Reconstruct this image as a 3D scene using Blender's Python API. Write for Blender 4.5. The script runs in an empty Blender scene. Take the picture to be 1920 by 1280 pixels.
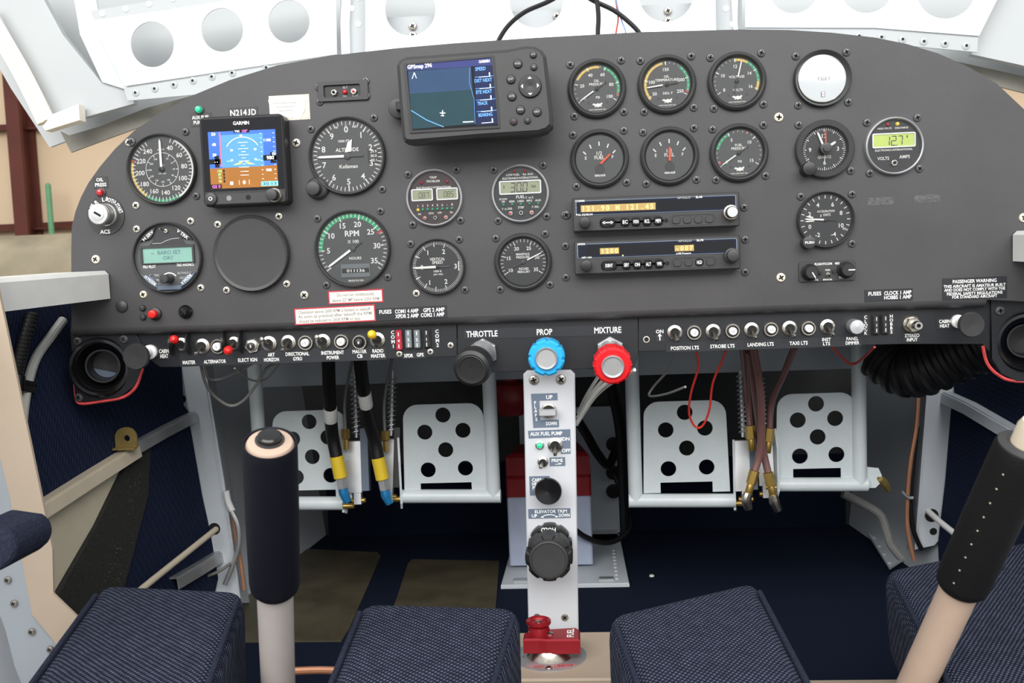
import bpy, bmesh, math, random
from mathutils import Vector, Matrix
random.seed(7)
R = math.radians
sc = bpy.context.scene
col = sc.collection

# ------------------------------------------------------------------ camera
F, VPX, VPY, ROLL = 1800.0, 1085.0, 490.0, R(2.3)
CAM = Vector((0.010, -1.03, 0.49))
_d = Vector(((VPX-960)/F, -(VPY-640)/F, -1)).normalized()
_x = Vector((math.cos(ROLL), math.sin(ROLL), 0)); _x = (_x - _d*_x.dot(_d)).normalized()
_z = _x.cross(_d)
MR = Matrix((_x, _d, _z))                       # camera -> world
cd = bpy.data.cameras.new('camera'); cam = bpy.data.objects.new('camera', cd); col.objects.link(cam)
cd.sensor_width = 36; cd.sensor_fit = 'HORIZONTAL'; cd.lens = F/1920*36
cd.clip_start = 0.02
cd.dof.use_dof = True; cd.dof.focus_distance = 1.04; cd.dof.aperture_fstop = 16.0
cam.matrix_world = Matrix.Translation(CAM) @ MR.to_4x4()
sc.camera = cam

# ------------------------------------------------------------------ world, lights, exposure
w = bpy.data.worlds.new('world'); sc.world = w; w.use_nodes = True
bg = w.node_tree.nodes['Background']; bg.inputs[0].default_value = (0.95, 0.975, 1.0, 1); bg.inputs[1].default_value = 0.70
def area(name, loc, target, sx, sy, power, color):
    l = bpy.data.lights.new(name, 'AREA'); l.shape = 'RECTANGLE'; l.size = sx; l.size_y = sy
    l.energy = power; l.color = color
    o = bpy.data.objects.new(name, l); col.objects.link(o); o.location = loc
    o.rotation_euler = (Vector(target)-Vector(loc)).to_track_quat('-Z', 'Y').to_euler()
    return o
area('hangar_door_daylight', (-0.2, -4.8, 3.7), (0, 0.1, 0.45), 10.0, 3.4, 560, (1.0, 0.985, 0.96))
sc.view_settings.view_transform = 'Standard'; sc.view_settings.look = 'None'
sc.view_settings.exposure = 0.38; sc.view_settings.gamma = 1.0; sc.view_settings.use_curve_mapping = False

# ------------------------------------------------------------------ pixel (1920x1280) -> place
def ray(px, py): return MR @ Vector(((px-960)/F, -(py-640)/F, -1))
def PY(px, py, Y=0.0):
    d = ray(px, py); return CAM + d*((Y-CAM.y)/d.y)
def PX(px, py, X):
    d = ray(px, py); return CAM + d*((X-CAM.x)/d.x)
def PZ(px, py, Z):
    d = ray(px, py); return CAM + d*((Z-CAM.z)/d.z)
def PD(px, py, dep): return CAM + ray(px, py)*dep          # at a depth along the view axis
def PN(px, py, p0, n):
    d = ray(px, py); return CAM + d*((p0-CAM).dot(n)/d.dot(n))
def pscale(px, py, Y=0.0): return (PY(px+1, py, Y)-PY(px, py, Y)).length

# ------------------------------------------------------------------ materials
MATS = {}
def mat(name, c, rough=0.5, metal=0.0, spec=0.5, var=0.06, vscale=40, bump=0.0, bscale=400, emit=0, coat=0.0, build=None):
    m = bpy.data.materials.new(name); m.use_nodes = True; MATS[name] = m
    nt = m.node_tree; b = nt.nodes['Principled BSDF']
    b.inputs['Roughness'].default_value = rough; b.inputs['Metallic'].default_value = metal
    b.inputs['Specular IOR Level'].default_value = spec; b.inputs['Coat Weight'].default_value = coat
    tc = nt.nodes.new('ShaderNodeTexCoord')
    nz = nt.nodes.new('ShaderNodeTexNoise'); nz.inputs['Scale'].default_value = vscale; nz.inputs['Detail'].default_value = 4
    nt.links.new(tc.outputs['Object'], nz.inputs['Vector'])
    rp = nt.nodes.new('ShaderNodeValToRGB')
    lo = [max(0, v*(1-var)) for v in c]; hi = [min(1, v*(1+var)) for v in c]
    rp.color_ramp.elements[0].position = .3; rp.color_ramp.elements[1].position = .7
    rp.color_ramp.elements[0].color = (*lo, 1); rp.color_ramp.elements[1].color = (*hi, 1)
    nt.links.new(nz.outputs['Fac'], rp.inputs['Fac']); nt.links.new(rp.outputs['Color'], b.inputs['Base Color'])
    if emit:
        b.inputs['Emission Color'].default_value = (*c, 1); b.inputs['Emission Strength'].default_value = emit
    if bump:
        n2 = nt.nodes.new('ShaderNodeTexNoise'); n2.inputs['Scale'].default_value = bscale; n2.inputs['Detail'].default_value = 2
        nt.links.new(tc.outputs['Object'], n2.inputs['Vector'])
        bp = nt.nodes.new('ShaderNodeBump'); bp.inputs['Strength'].default_value = bump; bp.inputs['Distance'].default_value = .001
        nt.links.new(n2.outputs['Fac'], bp.inputs['Height']); nt.links.new(bp.outputs['Normal'], b.inputs['Normal'])
    if build: build(nt, b, tc, rp)
    return m
def srgb(r, g, b): return tuple(((v/255)/12.92 if v/255 <= .04045 else ((v/255+.055)/1.055)**2.4) for v in (r, g, b))

def weave(sc1, depth, dark):
    def f(nt, b, tc, rp):
        mp = nt.nodes.new('ShaderNodeMapping'); mp.inputs['Rotation'].default_value = (0.3, 0.2, R(38))
        nt.links.new(tc.outputs['Object'], mp.inputs['Vector'])
        ws = []
        for dire, s in (('X', sc1), ('Y', sc1*.8)):
            wv = nt.nodes.new('ShaderNodeTexWave'); wv.bands_direction = dire; wv.inputs['Scale'].default_value = s
            wv.inputs['Distortion'].default_value = 1.2; wv.inputs['Detail'].default_value = 1.0
            nt.links.new(mp.outputs['Vector'], wv.inputs['Vector']); ws.append(wv)
        mu = nt.nodes.new('ShaderNodeMath'); mu.operation = 'MULTIPLY'
        nt.links.new(ws[0].outputs['Fac'], mu.inputs[0]); nt.links.new(ws[1].outputs['Fac'], mu.inputs[1])
        mx = nt.nodes.new('ShaderNodeMix'); mx.data_type = 'RGBA'
        mx.inputs['A'].default_value = (*dark, 1)
        nt.links.new(mu.outputs[0], mx.inputs['Factor']); nt.links.new(rp.outputs['Color'], mx.inputs['B'])
        nt.links.new(mx.outputs['Result'], b.inputs['Base Color'])
        bp = nt.nodes.new('ShaderNodeBump'); bp.inputs['Strength'].default_value = .8; bp.inputs['Distance'].default_value = depth
        nt.links.new(mu.outputs[0], bp.inputs['Height']); nt.links.new(bp.outputs['Normal'], b.inputs['Normal'])
    return f
def specks(amount, colr, scale=900):
    def f(nt, b, tc, rp):
        v = nt.nodes.new('ShaderNodeTexVoronoi'); v.inputs['Scale'].default_value = scale
        nt.links.new(tc.outputs['Object'], v.inputs['Vector'])
        n = nt.nodes.new('ShaderNodeTexNoise'); n.inputs['Scale'].default_value = 14
        nt.links.new(tc.outputs['Object'], n.inputs['Vector'])
        lt = nt.nodes.new('ShaderNodeMath'); lt.operation = 'LESS_THAN'; lt.inputs[1].default_value = amount
        nt.links.new(v.outputs['Distance'], lt.inputs[0])
        gt = nt.nodes.new('ShaderNodeMath'); gt.operation = 'GREATER_THAN'; gt.inputs[1].default_value = .60
        nt.links.new(n.outputs['Fac'], gt.inputs[0])
        mu = nt.nodes.new('ShaderNodeMath'); mu.operation = 'MULTIPLY'
        nt.links.new(lt.outputs[0], mu.inputs[0]); nt.links.new(gt.outputs[0], mu.inputs[1])
        mx = nt.nodes.new('ShaderNodeMix'); mx.data_type = 'RGBA'; mx.inputs['B'].default_value = (*colr, 1)
        nt.links.new(mu.outputs[0], mx.inputs['Factor']); nt.links.new(rp.outputs['Color'], mx.inputs['A'])
        nt.links.new(mx.outputs['Result'], b.inputs['Base Color'])
    return f

mat('panel', (.047, .0455, .048), .42, spec=.45, var=.14, vscale=9, bump=.12, bscale=1500, build=specks(.10, (.10, .10, .10), 420))
mat('strip', (.0075, .0083, .0112), .40, var=.15, vscale=14, bump=.08, bscale=1500)
mat('black', (.012, .012, .013), .42, bump=.05)
mat('black_gloss', (.006, .006, .007), .15)
mat('bezel', (.030, .030, .031), .45, bump=.1, bscale=2000)
mat('crinkle', (.028, .028, .029), .6, bump=.6, bscale=2500)
mat('dial', (.024, .025, .028), .5)
mat('dial_hazed', (.070, .072, .075), .5)  # lightened dial black: reflected haze of the cover glass put into the colour
mat('dial_maroon', (.040, .022, .024), .5)
mat('print', (.88, .88, .86), .6, var=.03)
mat('print_dim', (.40, .40, .40), .6)
mat('print_black', (.02, .02, .02), .6)
mat('print_grey', (.22, .21, .22), .6)
mat('p_yellow', (.72, .50, .10), .5)
mat('p_green', (.03, .38, .17), .5)
mat('p_red', (.62, .05, .04), .5)
mat('needle_red', (.75, .09, .03), .5)
mat('chrome', (.62, .60, .56), .22, metal=1)
mat('nickel', (.50, .46, .40), .3, metal=1, var=.2, vscale=200)
mat('silver', (.60, .61, .62), .42, metal=.85)
mat('alu', (.55, .56, .57), .42, metal=.8, var=.1)
mat('screw_black', (.085, .085, .088), .38, metal=.35)
mat('screw_silver', (.60, .57, .50), .35, metal=.6)
mat('screw_cream', (.66, .60, .48), .5)
mat('hole', (.004, .004, .004), .8)
mat('placard', (.012, .013, .017), .45, var=.1)
mat('label_grey', srgb(92, 105, 122), .5)
mat('paper', srgb(226, 220, 205), .7, var=.06, vscale=60)
mat('red_border', srgb(170, 50, 60), .6)
mat('red_plastic', (.62, .015, .012), .3)
mat('yellow_plastic', (.80, .50, .02), .4)
mat('blue_knob', (.015, .36, .72), .38)
mat('red_knob', (.68, .006, .012), .38)
mat('red_anodised', (.28, .010, .018), .32, metal=.35)
mat('white_paint', srgb(222, 222, 222), .35, var=.03)
mat('pedestal_paint', srgb(188, 190, 195), .38, var=.03, vscale=12, bump=.05)
mat('pedal_paint', srgb(206, 214, 216), .34, var=.03, bump=.25, bscale=260)
mat('grey_paint', srgb(198, 204, 210), .45, var=.05, vscale=10)
mat('flange_grey', srgb(146, 152, 158), .45, var=.06, vscale=10)
mat('rail_paint', srgb(206, 206, 203), .45, var=.04)
mat('beige_paint', srgb(168, 152, 134), .5, var=.05, vscale=12, bump=.1)
mat('skin_lit', srgb(188, 180, 158), .55, var=.07, vscale=20)  # warm tone of the lit patch of side skin put into the colour
mat('rib_white', srgb(232, 234, 236), .5, var=.02)
mat('canopy_skin', srgb(168, 172, 174), .5, var=.04, vscale=6)
mat('canopy_skirt', srgb(122, 120, 112), .45, metal=.2, var=.2, vscale=20)
mat('weather_seal', srgb(226, 219, 204), .6, var=.05)
mat('seal', srgb(192, 180, 160), .6, var=.05)
mat('carpet', srgb(19, 27, 44), .95, spec=.1, var=.35, vscale=900, bump=.5, bscale=900)
mat('wall_carpet', srgb(42, 51, 76), .95, spec=.1, var=.25, vscale=300, build=weave(130, .0008, srgb(19, 26, 46)))
mat('carpet_grey', srgb(48, 48, 46), .95, spec=.1, var=.3, vscale=500, bump=.4, build=specks(.13, (.35, .33, .3), 260))
mat('fabric', srgb(94, 100, 120), .95, spec=.1, var=.30, vscale=120, build=weave(112, .0012, srgb(18, 22, 34)))
mat('fabric_piping', srgb(38, 42, 56), .95, spec=.1, var=.25, vscale=400, bump=.5, bscale=700)
mat('foam_black', (.0055, .0055, .006), .65, spec=.25, bump=.2, bscale=500)
mat('foam_navy', (.0040, .0048, .0095), .6, spec=.25, bump=.2, bscale=500)
mat('stick_cream', srgb(184, 160, 142), .5, var=.04)
mat('stick_tube', srgb(172, 164, 160), .42, var=.04)
mat('rubber', (.006, .006, .007), .5, spec=.35)
mat('brass', (.50, .33, .09), .35, metal=.8)
mat('gold_tab', (.46, .34, .12), .38, metal=.7, var=.2)
mat('hose_yellow', (.72, .50, .03), .35)
mat('hose_blue', (.02, .20, .45), .3, metal=.4)
mat('hose_pink', srgb(124, 88, 84), .4)
mat('copper', (.60, .28, .16), .38, metal=.5)
mat('clear_tube', srgb(165, 165, 160), .3)
mat('wire_grey', srgb(120, 120, 118), .5)
mat('wire_white', srgb(235, 235, 230), .5)
mat('wire_red', (.50, .03, .02), .5)
mat('wire_blue', (.20, .30, .60), .5)
mat('red_trim', srgb(196, 66, 66), .6, var=.25, vscale=90)
mat('battery_body', srgb(172, 182, 204), .45)
mat('battery_red', srgb(130, 14, 24), .45)
mat('firewall', (.035, .036, .036), .7, var=.3, vscale=12)
mat('scuff', srgb(92, 85, 68), .42, metal=.3, var=.30, vscale=16)
mat('hangar_beige', srgb(214, 190, 160), .8, var=.04, vscale=1.2)
mat('column_red', srgb(86, 36, 24), .7, var=.2, vscale=4)
mat('green_pole', srgb(96, 150, 110), .6)
mat('olive', srgb(150, 140, 118), .8, var=.25, vscale=5)
mat('lcd', srgb(160, 166, 138), .35)
mat('lcd_green', srgb(188, 206, 110), .35, emit=.12)
mat('lcd_teal', srgb(120, 160, 148), .3, emit=.10)
mat('lcd_seg', (.03, .03, .028), .5)
mat('lcd_teal_seg', srgb(84, 118, 122), .5)
mat('mirror_face', srgb(244, 248, 247), .07, metal=.92, var=.01)  # near-mirror metal, made to show a bright reflection on the round instrument
mat('led_amber', (1.0, .62, .18), .5, emit=.75)
mat('led_cell', (.36, .24, .08), .4, emit=.25)
mat('scr_sky', srgb(44, 92, 180), .3, emit=.35)
mat('scr_sky2', srgb(72, 132, 196), .3, emit=.35)
mat('scr_ground', srgb(138, 86, 20), .3, emit=.32)
mat('scr_black', (.004, .004, .006), .12)
mat('scr_white', (.9, .93, .95), .4, emit=.7)
mat('scr_yellow', (.75, .75, .08), .4, emit=.6)
mat('scr_green', (.25, .8, .25), .4, emit=.5)
mat('scr_magenta', (.75, .15, .6), .4, emit=.6)
mat('scr_cyan', (.15, .65, .8), .4, emit=.5)
mat('scr_red', (.8, .1, .15), .4, emit=.6)
mat('map_top', srgb(52, 58, 108), .10, emit=.18)
mat('map_field', srgb(44, 66, 94), .08, emit=.20)
mat('map_field2', srgb(32, 58, 66), .08, emit=.20)
mat('map_box', srgb(22, 32, 66), .12, emit=.25)
mat('map_blue', srgb(90, 150, 230), .3, emit=.6)
mat('lens_red', (.45, .01, .02), .15, coat=.5)
mat('lens_green', (.01, .45, .22), .15, coat=.5, emit=.35)
mat('lens_green_dim', (.05, .42, .24), .3)
mat('lens_yellow', (.85, .62, .08), .2, emit=.3)
mat('fuse_red', (.36, .01, .03), .2, coat=.4)
mat('fuse_grey', (.16, .18, .19), .2, coat=.4)
mat('fuse_black', (.02, .02, .02), .2)
mat('nav_glass', srgb(14, 16, 34), .08)
mat('gps_case', (.030, .030, .031), .42, bump=.06, bscale=2500)
mat('key_silver', (.70, .70, .70), .3, metal=.7)
mat('cream_tag', srgb(232, 228, 218), .6, var=.05)
mat('faint', (.075, .075, .078), .7, var=.4, vscale=300)
def glass():
    m = bpy.data.materials.new('glass'); m.use_nodes = True; MATS['glass'] = m
    nt = m.node_tree; nt.nodes.clear()
    o = nt.nodes.new('ShaderNodeOutputMaterial'); t = nt.nodes.new('ShaderNodeBsdfTransparent'); g = nt.nodes.new('ShaderNodeBsdfGlossy')
    g.inputs['Roughness'].default_value = .04; fr = nt.nodes.new('ShaderNodeFresnel'); fr.inputs[0].default_value = 1.5
    mx = nt.nodes.new('ShaderNodeMixShader')
    nt.links.new(fr.outputs[0], mx.inputs[0]); nt.links.new(t.outputs[0], mx.inputs[1]); nt.links.new(g.outputs[0], mx.inputs[2])
    nt.links.new(mx.outputs[0], o.inputs[0])
glass()

# ------------------------------------------------------------------ mesh building
class MB:
    def __init__(s): s.v = []; s.f = []; s.m = []; s.sm = []; s.mats = []
    def mi(s, m):
        if m not in s.mats: s.mats.append(m)
        return s.mats.index(m)
    def add(s, vs, fs, m, smooth=False, M=None):
        b = len(s.v); k = s.mi(m)
        s.v += [tuple(M @ Vector(p)) if M is not None else tuple(p) for p in vs]
        for f in fs: s.f.append([b+i for i in f]); s.m.append(k); s.sm.append(smooth)
        return s
    def lathe(s, prof, m, n=32, M=None, smooth=True, a0=0, a1=360, cap=True):
        full = abs(a1-a0) >= 359.9; k = n if full else n+1
        vs = []; fs = []
        for r, z in prof:
            for i in range(k):
                a = R(a0+(a1-a0)*i/n); vs.append((r*math.cos(a), r*math.sin(a), z))
        for j in range(len(prof)-1):
            for i in range(n):
                i2 = (i+1) % k if full else i+1
                fs.append((j*k+i, j*k+i2, (j+1)*k+i2, (j+1)*k+i))
        if cap and full:
            if prof[-1][0] > 1e-6: fs.append([(len(prof)-1)*k+i for i in range(k)])
            if prof[0][0] > 1e-6: fs.append([i for i in range(k-1, -1, -1)])
        return s.add(vs, fs, m, smooth, M)
    def disc(s, r, z, m, n=40, x=0, y=0, M=None):
        return s.add([(x+r*math.cos(2*math.pi*i/n), y+r*math.sin(2*math.pi*i/n), z) for i in range(n)], [list(range(n))], m, False, M)
    def cyl(s, r, z0, z1, m, n=20, x=0, y=0, bev=0, M=None):
        T = Matrix.Translation((x, y, 0)); T = M @ T if M is not None else T
        pr = [(r, z0), (r, z1)] if not bev else [(r, z0), (r, z1-bev), (r-bev*.35, z1-bev*.3), (r-bev, z1)]
        return s.lathe(pr, m, n, T)
    def prism(s, poly, z0, z1, m, bev=0, M=None):
        n = len(poly)
        a = sum(poly[i][0]*poly[(i+1) % n][1]-poly[(i+1) % n][0]*poly[i][1] for i in range(n))
        if a < 0: poly = poly[::-1]
        lay = [(poly, z0)]
        if bev:
            lay.append((poly, z1-bev)); lay.append((inset(poly, bev), z1))
        else: lay.append((poly, z1))
        vs = [(p[0], p[1], z) for pl, z in lay for p in pl]; fs = []
        for j in range(len(lay)-1):
            for i in range(n):
                i2 = (i+1) % n; fs.append((j*n+i, j*n+i2, (j+1)*n+i2, (j+1)*n+i))
        fs.append([(len(lay)-1)*n+i for i in range(n)]); fs.append(list(range(n-1, -1, -1)))
        return s.add(vs, fs, m, False, M)
    def box(s, cx, cy, w, h, z0, z1, m, bev=0, rad=0, M=None):
        return s.prism(rrect(cx, cy, w, h, rad), z0, z1, m, bev, M)
    def flat(s, poly, z, m, M=None): return s.add([(p[0], p[1], z) for p in poly], [list(range(len(poly)))], m, False, M)
    def rect(s, cx, cy, w, h, z, m, rot=0, M=None):
        c, q = math.cos(rot), math.sin(rot)
        return s.flat([(cx+x*c-y*q, cy+x*q+y*c) for x, y in ((-w/2, -h/2), (w/2, -h/2), (w/2, h/2), (-w/2, h/2))], z, m, M)
    def arc(s, r0, r1, a0, a1, z, m, n=24):                 # clock angles from the top
        vs = []; 
        for i in range(n+1):
            a = R(a0+(a1-a0)*i/n)
            vs += [(r0*math.sin(a), r0*math.cos(a), z), (r1*math.sin(a), r1*math.cos(a), z)]
        return s.add(vs, [(2*i, 2*i+1, 2*i+3, 2*i+2) for i in range(n)], m)
    def tick(s, a, r0, r1, wd, z, m):
        a = R(a); return s.rect((r0+r1)/2*math.sin(a), (r0+r1)/2*math.cos(a), wd, r1-r0, z, m, -a)
    def tube(s, pts, r, m, n=8, M=None, sm=4, caps=True):
        pts = [Vector(p) for p in pts]
        rs = r if isinstance(r, (list, tuple)) else [r]*len(pts)
        if sm > 1 and len(pts) > 2: pts, rs = catmull(pts, rs, sm)
        vs = []; fs = []; up = None
        for i, p in enumerate(pts):
            t = (pts[min(i+1, len(pts)-1)]-pts[max(i-1, 0)]).normalized()
            if up is None: up = t.orthogonal().normalized()
            up = (up-t*up.dot(t)).normalized(); b = t.cross(up)
            for k in range(n):
                a = 2*math.pi*k/n; vs.append(p+(up*math.cos(a)+b*math.sin(a))*rs[i])
        for i in range(len(pts)-1):
            for k in range(n):
                k2 = (k+1) % n; fs.append((i*n+k, i*n+k2, (i+1)*n+k2, (i+1)*n+k))
        if caps: fs.append(list(range(n-1, -1, -1))); fs.append([(len(pts)-1)*n+k for k in range(n)])
        return s.add(vs, fs, m, True, M)
    def text(s, st, x, y, h, m='print', w=None, z=0, rot=0, maxw=None):
        vs, fs, bw = glyphs(st)
        sx = sy = h
        if w: sx = w/max(bw, 1e-6)
        elif maxw and bw*h > maxw: sx = maxw/bw
        c, q = math.cos(rot), math.sin(rot)
        out = []
        for a, b in vs:
            a *= sx; b *= sy; out.append((x+a*c-b*q, y+a*q+b*c, z))
        return s.add(out, fs, m)
    def build(s, name, parent=None, M=None, smooth_angle=35):
        me = bpy.data.meshes.new(name); me.from_pydata(s.v, [], s.f)
        for k in s.mats: me.materials.append(MATS[k])
        me.polygons.foreach_set('material_index', s.m); me.polygons.foreach_set('use_smooth', s.sm)
        me.update()
        if any(s.sm): me.set_sharp_from_angle(angle=R(smooth_angle))
        return link(name, me, parent, M)
def link(name, me, parent=None, M=None):
    o = bpy.data.objects.new(name, me); col.objects.link(o)
    if parent is not None: o.parent = parent
    if M is not None: o.matrix_local = M
    return o
def catmull(p, rs, k):
    out = []; ro = []
    for i in range(len(p)-1):
        p0, p1, p2, p3 = p[max(i-1, 0)], p[i], p[i+1], p[min(i+2, len(p)-1)]
        for j in range(k):
            t = j/k
            out.append(.5*((2*p1)+(p2-p0)*t+(2*p0-5*p1+4*p2-p3)*t*t+(3*p1-p0-3*p2+p3)*t**3)); ro.append(rs[i]*(1-t)+rs[i+1]*t)
    return out+[p[-1]], ro+[rs[-1]]
def rrect(cx, cy, w, h, rad=0, n=5):
    if rad <= 0: return [(cx-w/2, cy-h/2), (cx+w/2, cy-h/2), (cx+w/2, cy+h/2), (cx-w/2, cy+h/2)]
    out = []
    for sx, sy, a in ((1, -1, -90), (1, 1, 0), (-1, 1, 90), (-1, -1, 180)):
        for i in range(n+1):
            t = R(a+90*i/n); out.append((cx+sx*(w/2-rad)+rad*math.cos(t), cy+sy*(h/2-rad)+rad*math.sin(t)))
    return out
def inset(poly, d):
    n = len(poly); out = []
    for i in range(n):
        p0, p1, p2 = Vector(poly[i-1]), Vector(poly[i]), Vector(poly[(i+1) % n])
        e1 = (p1-p0); e2 = (p2-p1)
        if e1.length < 1e-9 or e2.length < 1e-9: out.append(tuple(p1)); continue
        e1.normalize(); e2.normalize(); nn = Vector((-e1.y-e2.y, e1.x+e2.x))
        if nn.length < 1e-6: out.append(tuple(p1)); continue
        nn.normalize(); c = max(.35, nn.dot(Vector((-e1.y, e1.x)))); q = p1+nn*(d/c); out.append((q.x, q.y))
    return out
def circle(cx, cy, r, n=24, ry=None): return [(cx+r*math.cos(2*math.pi*i/n), cy+(ry or r)*math.sin(2*math.pi*i/n)) for i in range(n)]
_G = {}
def glyphs(st):                                            # flat letters, centred, capital height 1
    if st in _G: return _G[st]
    c = bpy.data.curves.new('lettering', 'FONT'); c.body = st; c.size = 1; c.resolution_u = 2; c.align_x = 'CENTER'; c.offset = .016
    o = bpy.data.objects.new('lettering', c); me = o.to_mesh()
    H = .70
    vs = [(v.co.x/H, v.co.y/H) for v in me.vertices]; fs = [list(p.vertices) for p in me.polygons]
    if vs:
        x0, x1 = min(v[0] for v in vs), max(v[0] for v in vs)
        vs = [(a-(x0+x1)/2, b-.5) for a, b in vs]; bw = x1-x0
    else: bw = 1
    if st == 'J':
        y0, y1 = min(v[1] for v in vs), max(v[1] for v in vs); vs = [(a*.9, (b-y0)/(y1-y0)-.5) for a, b in vs]
    o.to_mesh_clear(); bpy.data.objects.remove(o); bpy.data.curves.remove(c)
    _G[st] = (vs, fs, bw); return _G[st]
def holed(outer, holes, z0, z1, m, bev=0):                 # plate with holes -> mesh verts, faces
    c = bpy.data.curves.new('plate', 'CURVE'); c.dimensions = '2D'; c.fill_mode = 'BOTH'; c.extrude = abs(z1-z0)/2
    if bev: c.bevel_depth = bev; c.bevel_resolution = 1; c.offset = -bev; c.extrude = abs(z1-z0)/2-bev
    for poly in [outer]+holes:
        sp = c.splines.new('POLY'); sp.points.add(len(poly)-1); sp.use_cyclic_u = True
        for i, p in enumerate(poly): sp.points[i].co = (p[0], p[1], 0, 1)
    o = bpy.data.objects.new('plate', c); me = o.to_mesh()
    vs = [(v.co.x, v.co.y, v.co.z+(z0+z1)/2) for v in me.vertices]; fs = [list(p.vertices) for p in me.polygons]
    o.to_mesh_clear(); bpy.data.objects.remove(o); bpy.data.curves.remove(c)
    return vs, fs
def tag(o, label=None, cat=None, group=None, kind=None):
    if label: o['label'] = label
    if cat: o['category'] = cat
    if group: o['group'] = group
    if kind: o['kind'] = kind
    return o
PANROT = Matrix.Rotation(R(90), 4, 'X')                    # local x right, y up, z towards the pilot
def thing(name, label, cat, loc, rot=None, group=None):
    o = bpy.data.objects.new(name, None); col.objects.link(o); o.empty_display_size = .02
    o.matrix_world = Matrix.Translation(loc) @ (rot if rot is not None else Matrix.Identity(4))
    return tag(o, label, cat, group)
def pthing(name, label, cat, px, py, Y=0.0, group=None, tilt=0, roll=0, front=0.0, yaw=0):
    # front: how far the face seen at (px, py) stands proud of the plane Y
    o = thing(name, label, cat, PY(px, py, Y-front)+Vector((0, front, 0)), Matrix.Rotation(R(yaw), 4, 'Z') @ Matrix.Rotation(R(90+tilt), 4, 'X') @ Matrix.Rotation(R(roll), 4, 'Z'), group)
    return o, pscale(px, py, Y-front)
def frame(o, z):                                           # matrix for a local frame: origin o, z axis z
    z = Vector(z).normalized(); q = Vector((0, 0, 1)).rotation_difference(z)
    return Matrix.Translation(Vector(o)) @ q.to_matrix().to_4x4()

# ------------------------------------------------------------------ shared little meshes
def screw_mesh(name, head, r=.0042):
    m = MB(); m.lathe([(r, -.0005), (r, .0006), (r*.86, .0015), (r*.5, .0019), (0, .0020)], head, 14, cap=False)
    for a in (0, 90): m.rect(0, 0, r*1.15, r*.34, .0021, 'hole', R(a+25))
    o = m.build(name); me = o.data; bpy.data.objects.remove(o); return me
SCREW = {'b': screw_mesh('screw', 'screw_black'), 's': screw_mesh('screw', 'screw_silver'), 'c': screw_mesh('screw', 'screw_cream'), 'n': screw_mesh('screw', 'nickel')}
def screw(parent, x, y, k='b', z=0.0, sc_=1.0):
    return link('screw', SCREW[k], parent, Matrix.Translation((x, y, z)) @ Matrix.Rotation(random.uniform(0, 1.5), 4, 'Z') @ Matrix.Scale(sc_, 4))
exec_after = []
# ================================================================== THE SETTING
def world_prism(pts, off, m, name, parent=None, mb=None, bev=0):
    """closed slab: polygon pts (world) pushed along off"""
    mb2 = mb or MB(); n = len(pts); off = Vector(off)
    vs = [p for p in pts]+[p+off for p in pts]
    nn = Vector((0, 0, 0))
    for i in range(n): nn += pts[i].cross(pts[(i+1) % n])
    fs = [list(range(n)), list(range(2*n-1, n-1, -1))]+[(i, n+i, n+(i+1) % n, (i+1) % n) for i in range(n)]
    if nn.dot(off) > 0: fs = [f[::-1] for f in fs]
    mb2.add(vs, fs, m)
    return mb2.build(name, parent) if mb is None else None
def wbox(mb, x0, x1, y0, y1, z0, z1, m):
    vs = [(x, y, z) for x in (x0, x1) for y in (y0, y1) for z in (z0, z1)]
    mb.add(vs, [(0, 1, 3, 2), (4, 6, 7, 5), (0, 4, 5, 1), (2, 3, 7, 6), (0, 2, 6, 4), (1, 5, 7, 3)], m); return mb
def st(o): o['kind'] = 'structure'; return o
# fuselage sides: planes that lean in towards the floor and flare aft
WP = {-1: Vector((-.598, 0, .47)), 1: Vector((.598, 0, .47))}
WN = {-1: Vector((1, -.10, .106)).normalized(), 1: Vector((-1, -.10, .106)).normalized()}
def wx(s, Y, Z): return s*(.598-.106*(.47-Z)-.10*Y)
def PW(s, px, py, off=0.0): return PN(px, py, WP[s]+WN[s]*off, WN[s])
for s, nm in ((-1, 'wall_left'), (1, 'wall_right')):
    pts = [Vector((wx(s, Y, Z), Y, Z)) for Y, Z in ((-.95, -.02), (.70, -.02), (.70, .46), (-.95, .46))]
    wl = st(world_prism(pts, -WN[s]*.004, 'grey_paint', nm))
    tag(wl, 'grey painted %s fuselage side skin' % ('left' if s < 0 else 'right'))
    def wpoly(name, pxs, m, t=.006, base=.0, parent=wl, lab=None):
        pts = [PW(s, x, y, base) for x, y in pxs]
        o = world_prism(pts, WN[s]*t, m, name, parent)
        if lab: o['label'] = lab
        return o
    if s < 0:
        wpoly('carpet_panel', [(-60, 560), (205, 560), (330, 640), (337, 760), (350, 778), (240, 838), (60, 957), (-60, 1010)], 'wall_carpet', lab='navy woven carpet panel above the stiffener')
        wpoly('carpet_panel', [(262, 838), (348, 792), (372, 930), (390, 1010), (402, 1085), (380, 1180), (180, 1180), (232, 1010), (258, 930)], 'wall_carpet', lab='dark navy carpet panel ahead of the grey felt')
        wpoly('felt_strip', [(236, 852), (272, 830), (266, 930), (240, 1030), (200, 1180), (60, 1180), (100, 1108), (170, 985)], 'carpet_grey', .009, lab='charcoal felt strip with pale flecks')
        wpoly('bare_skin_panel', [(40, 962), (236, 850), (170, 985), (96, 1112), (40, 1130)], 'skin_lit', .003, lab='bare painted skin below the stiffener, coloured as lit')
    else:
        wpoly('carpet_panel', [(2050, 560), (1760, 560), (1790, 700), (1800, 745), (2050, 880)], 'wall_carpet', .006, lab='navy woven carpet panel above the stiffener')
        wpoly('carpet_panel', [(1792, 752), (2050, 890), (2050, 1250), (1780, 1250), (1766, 1020), (1780, 900)], 'wall_carpet', lab='navy woven carpet panel below the stiffener')
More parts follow.
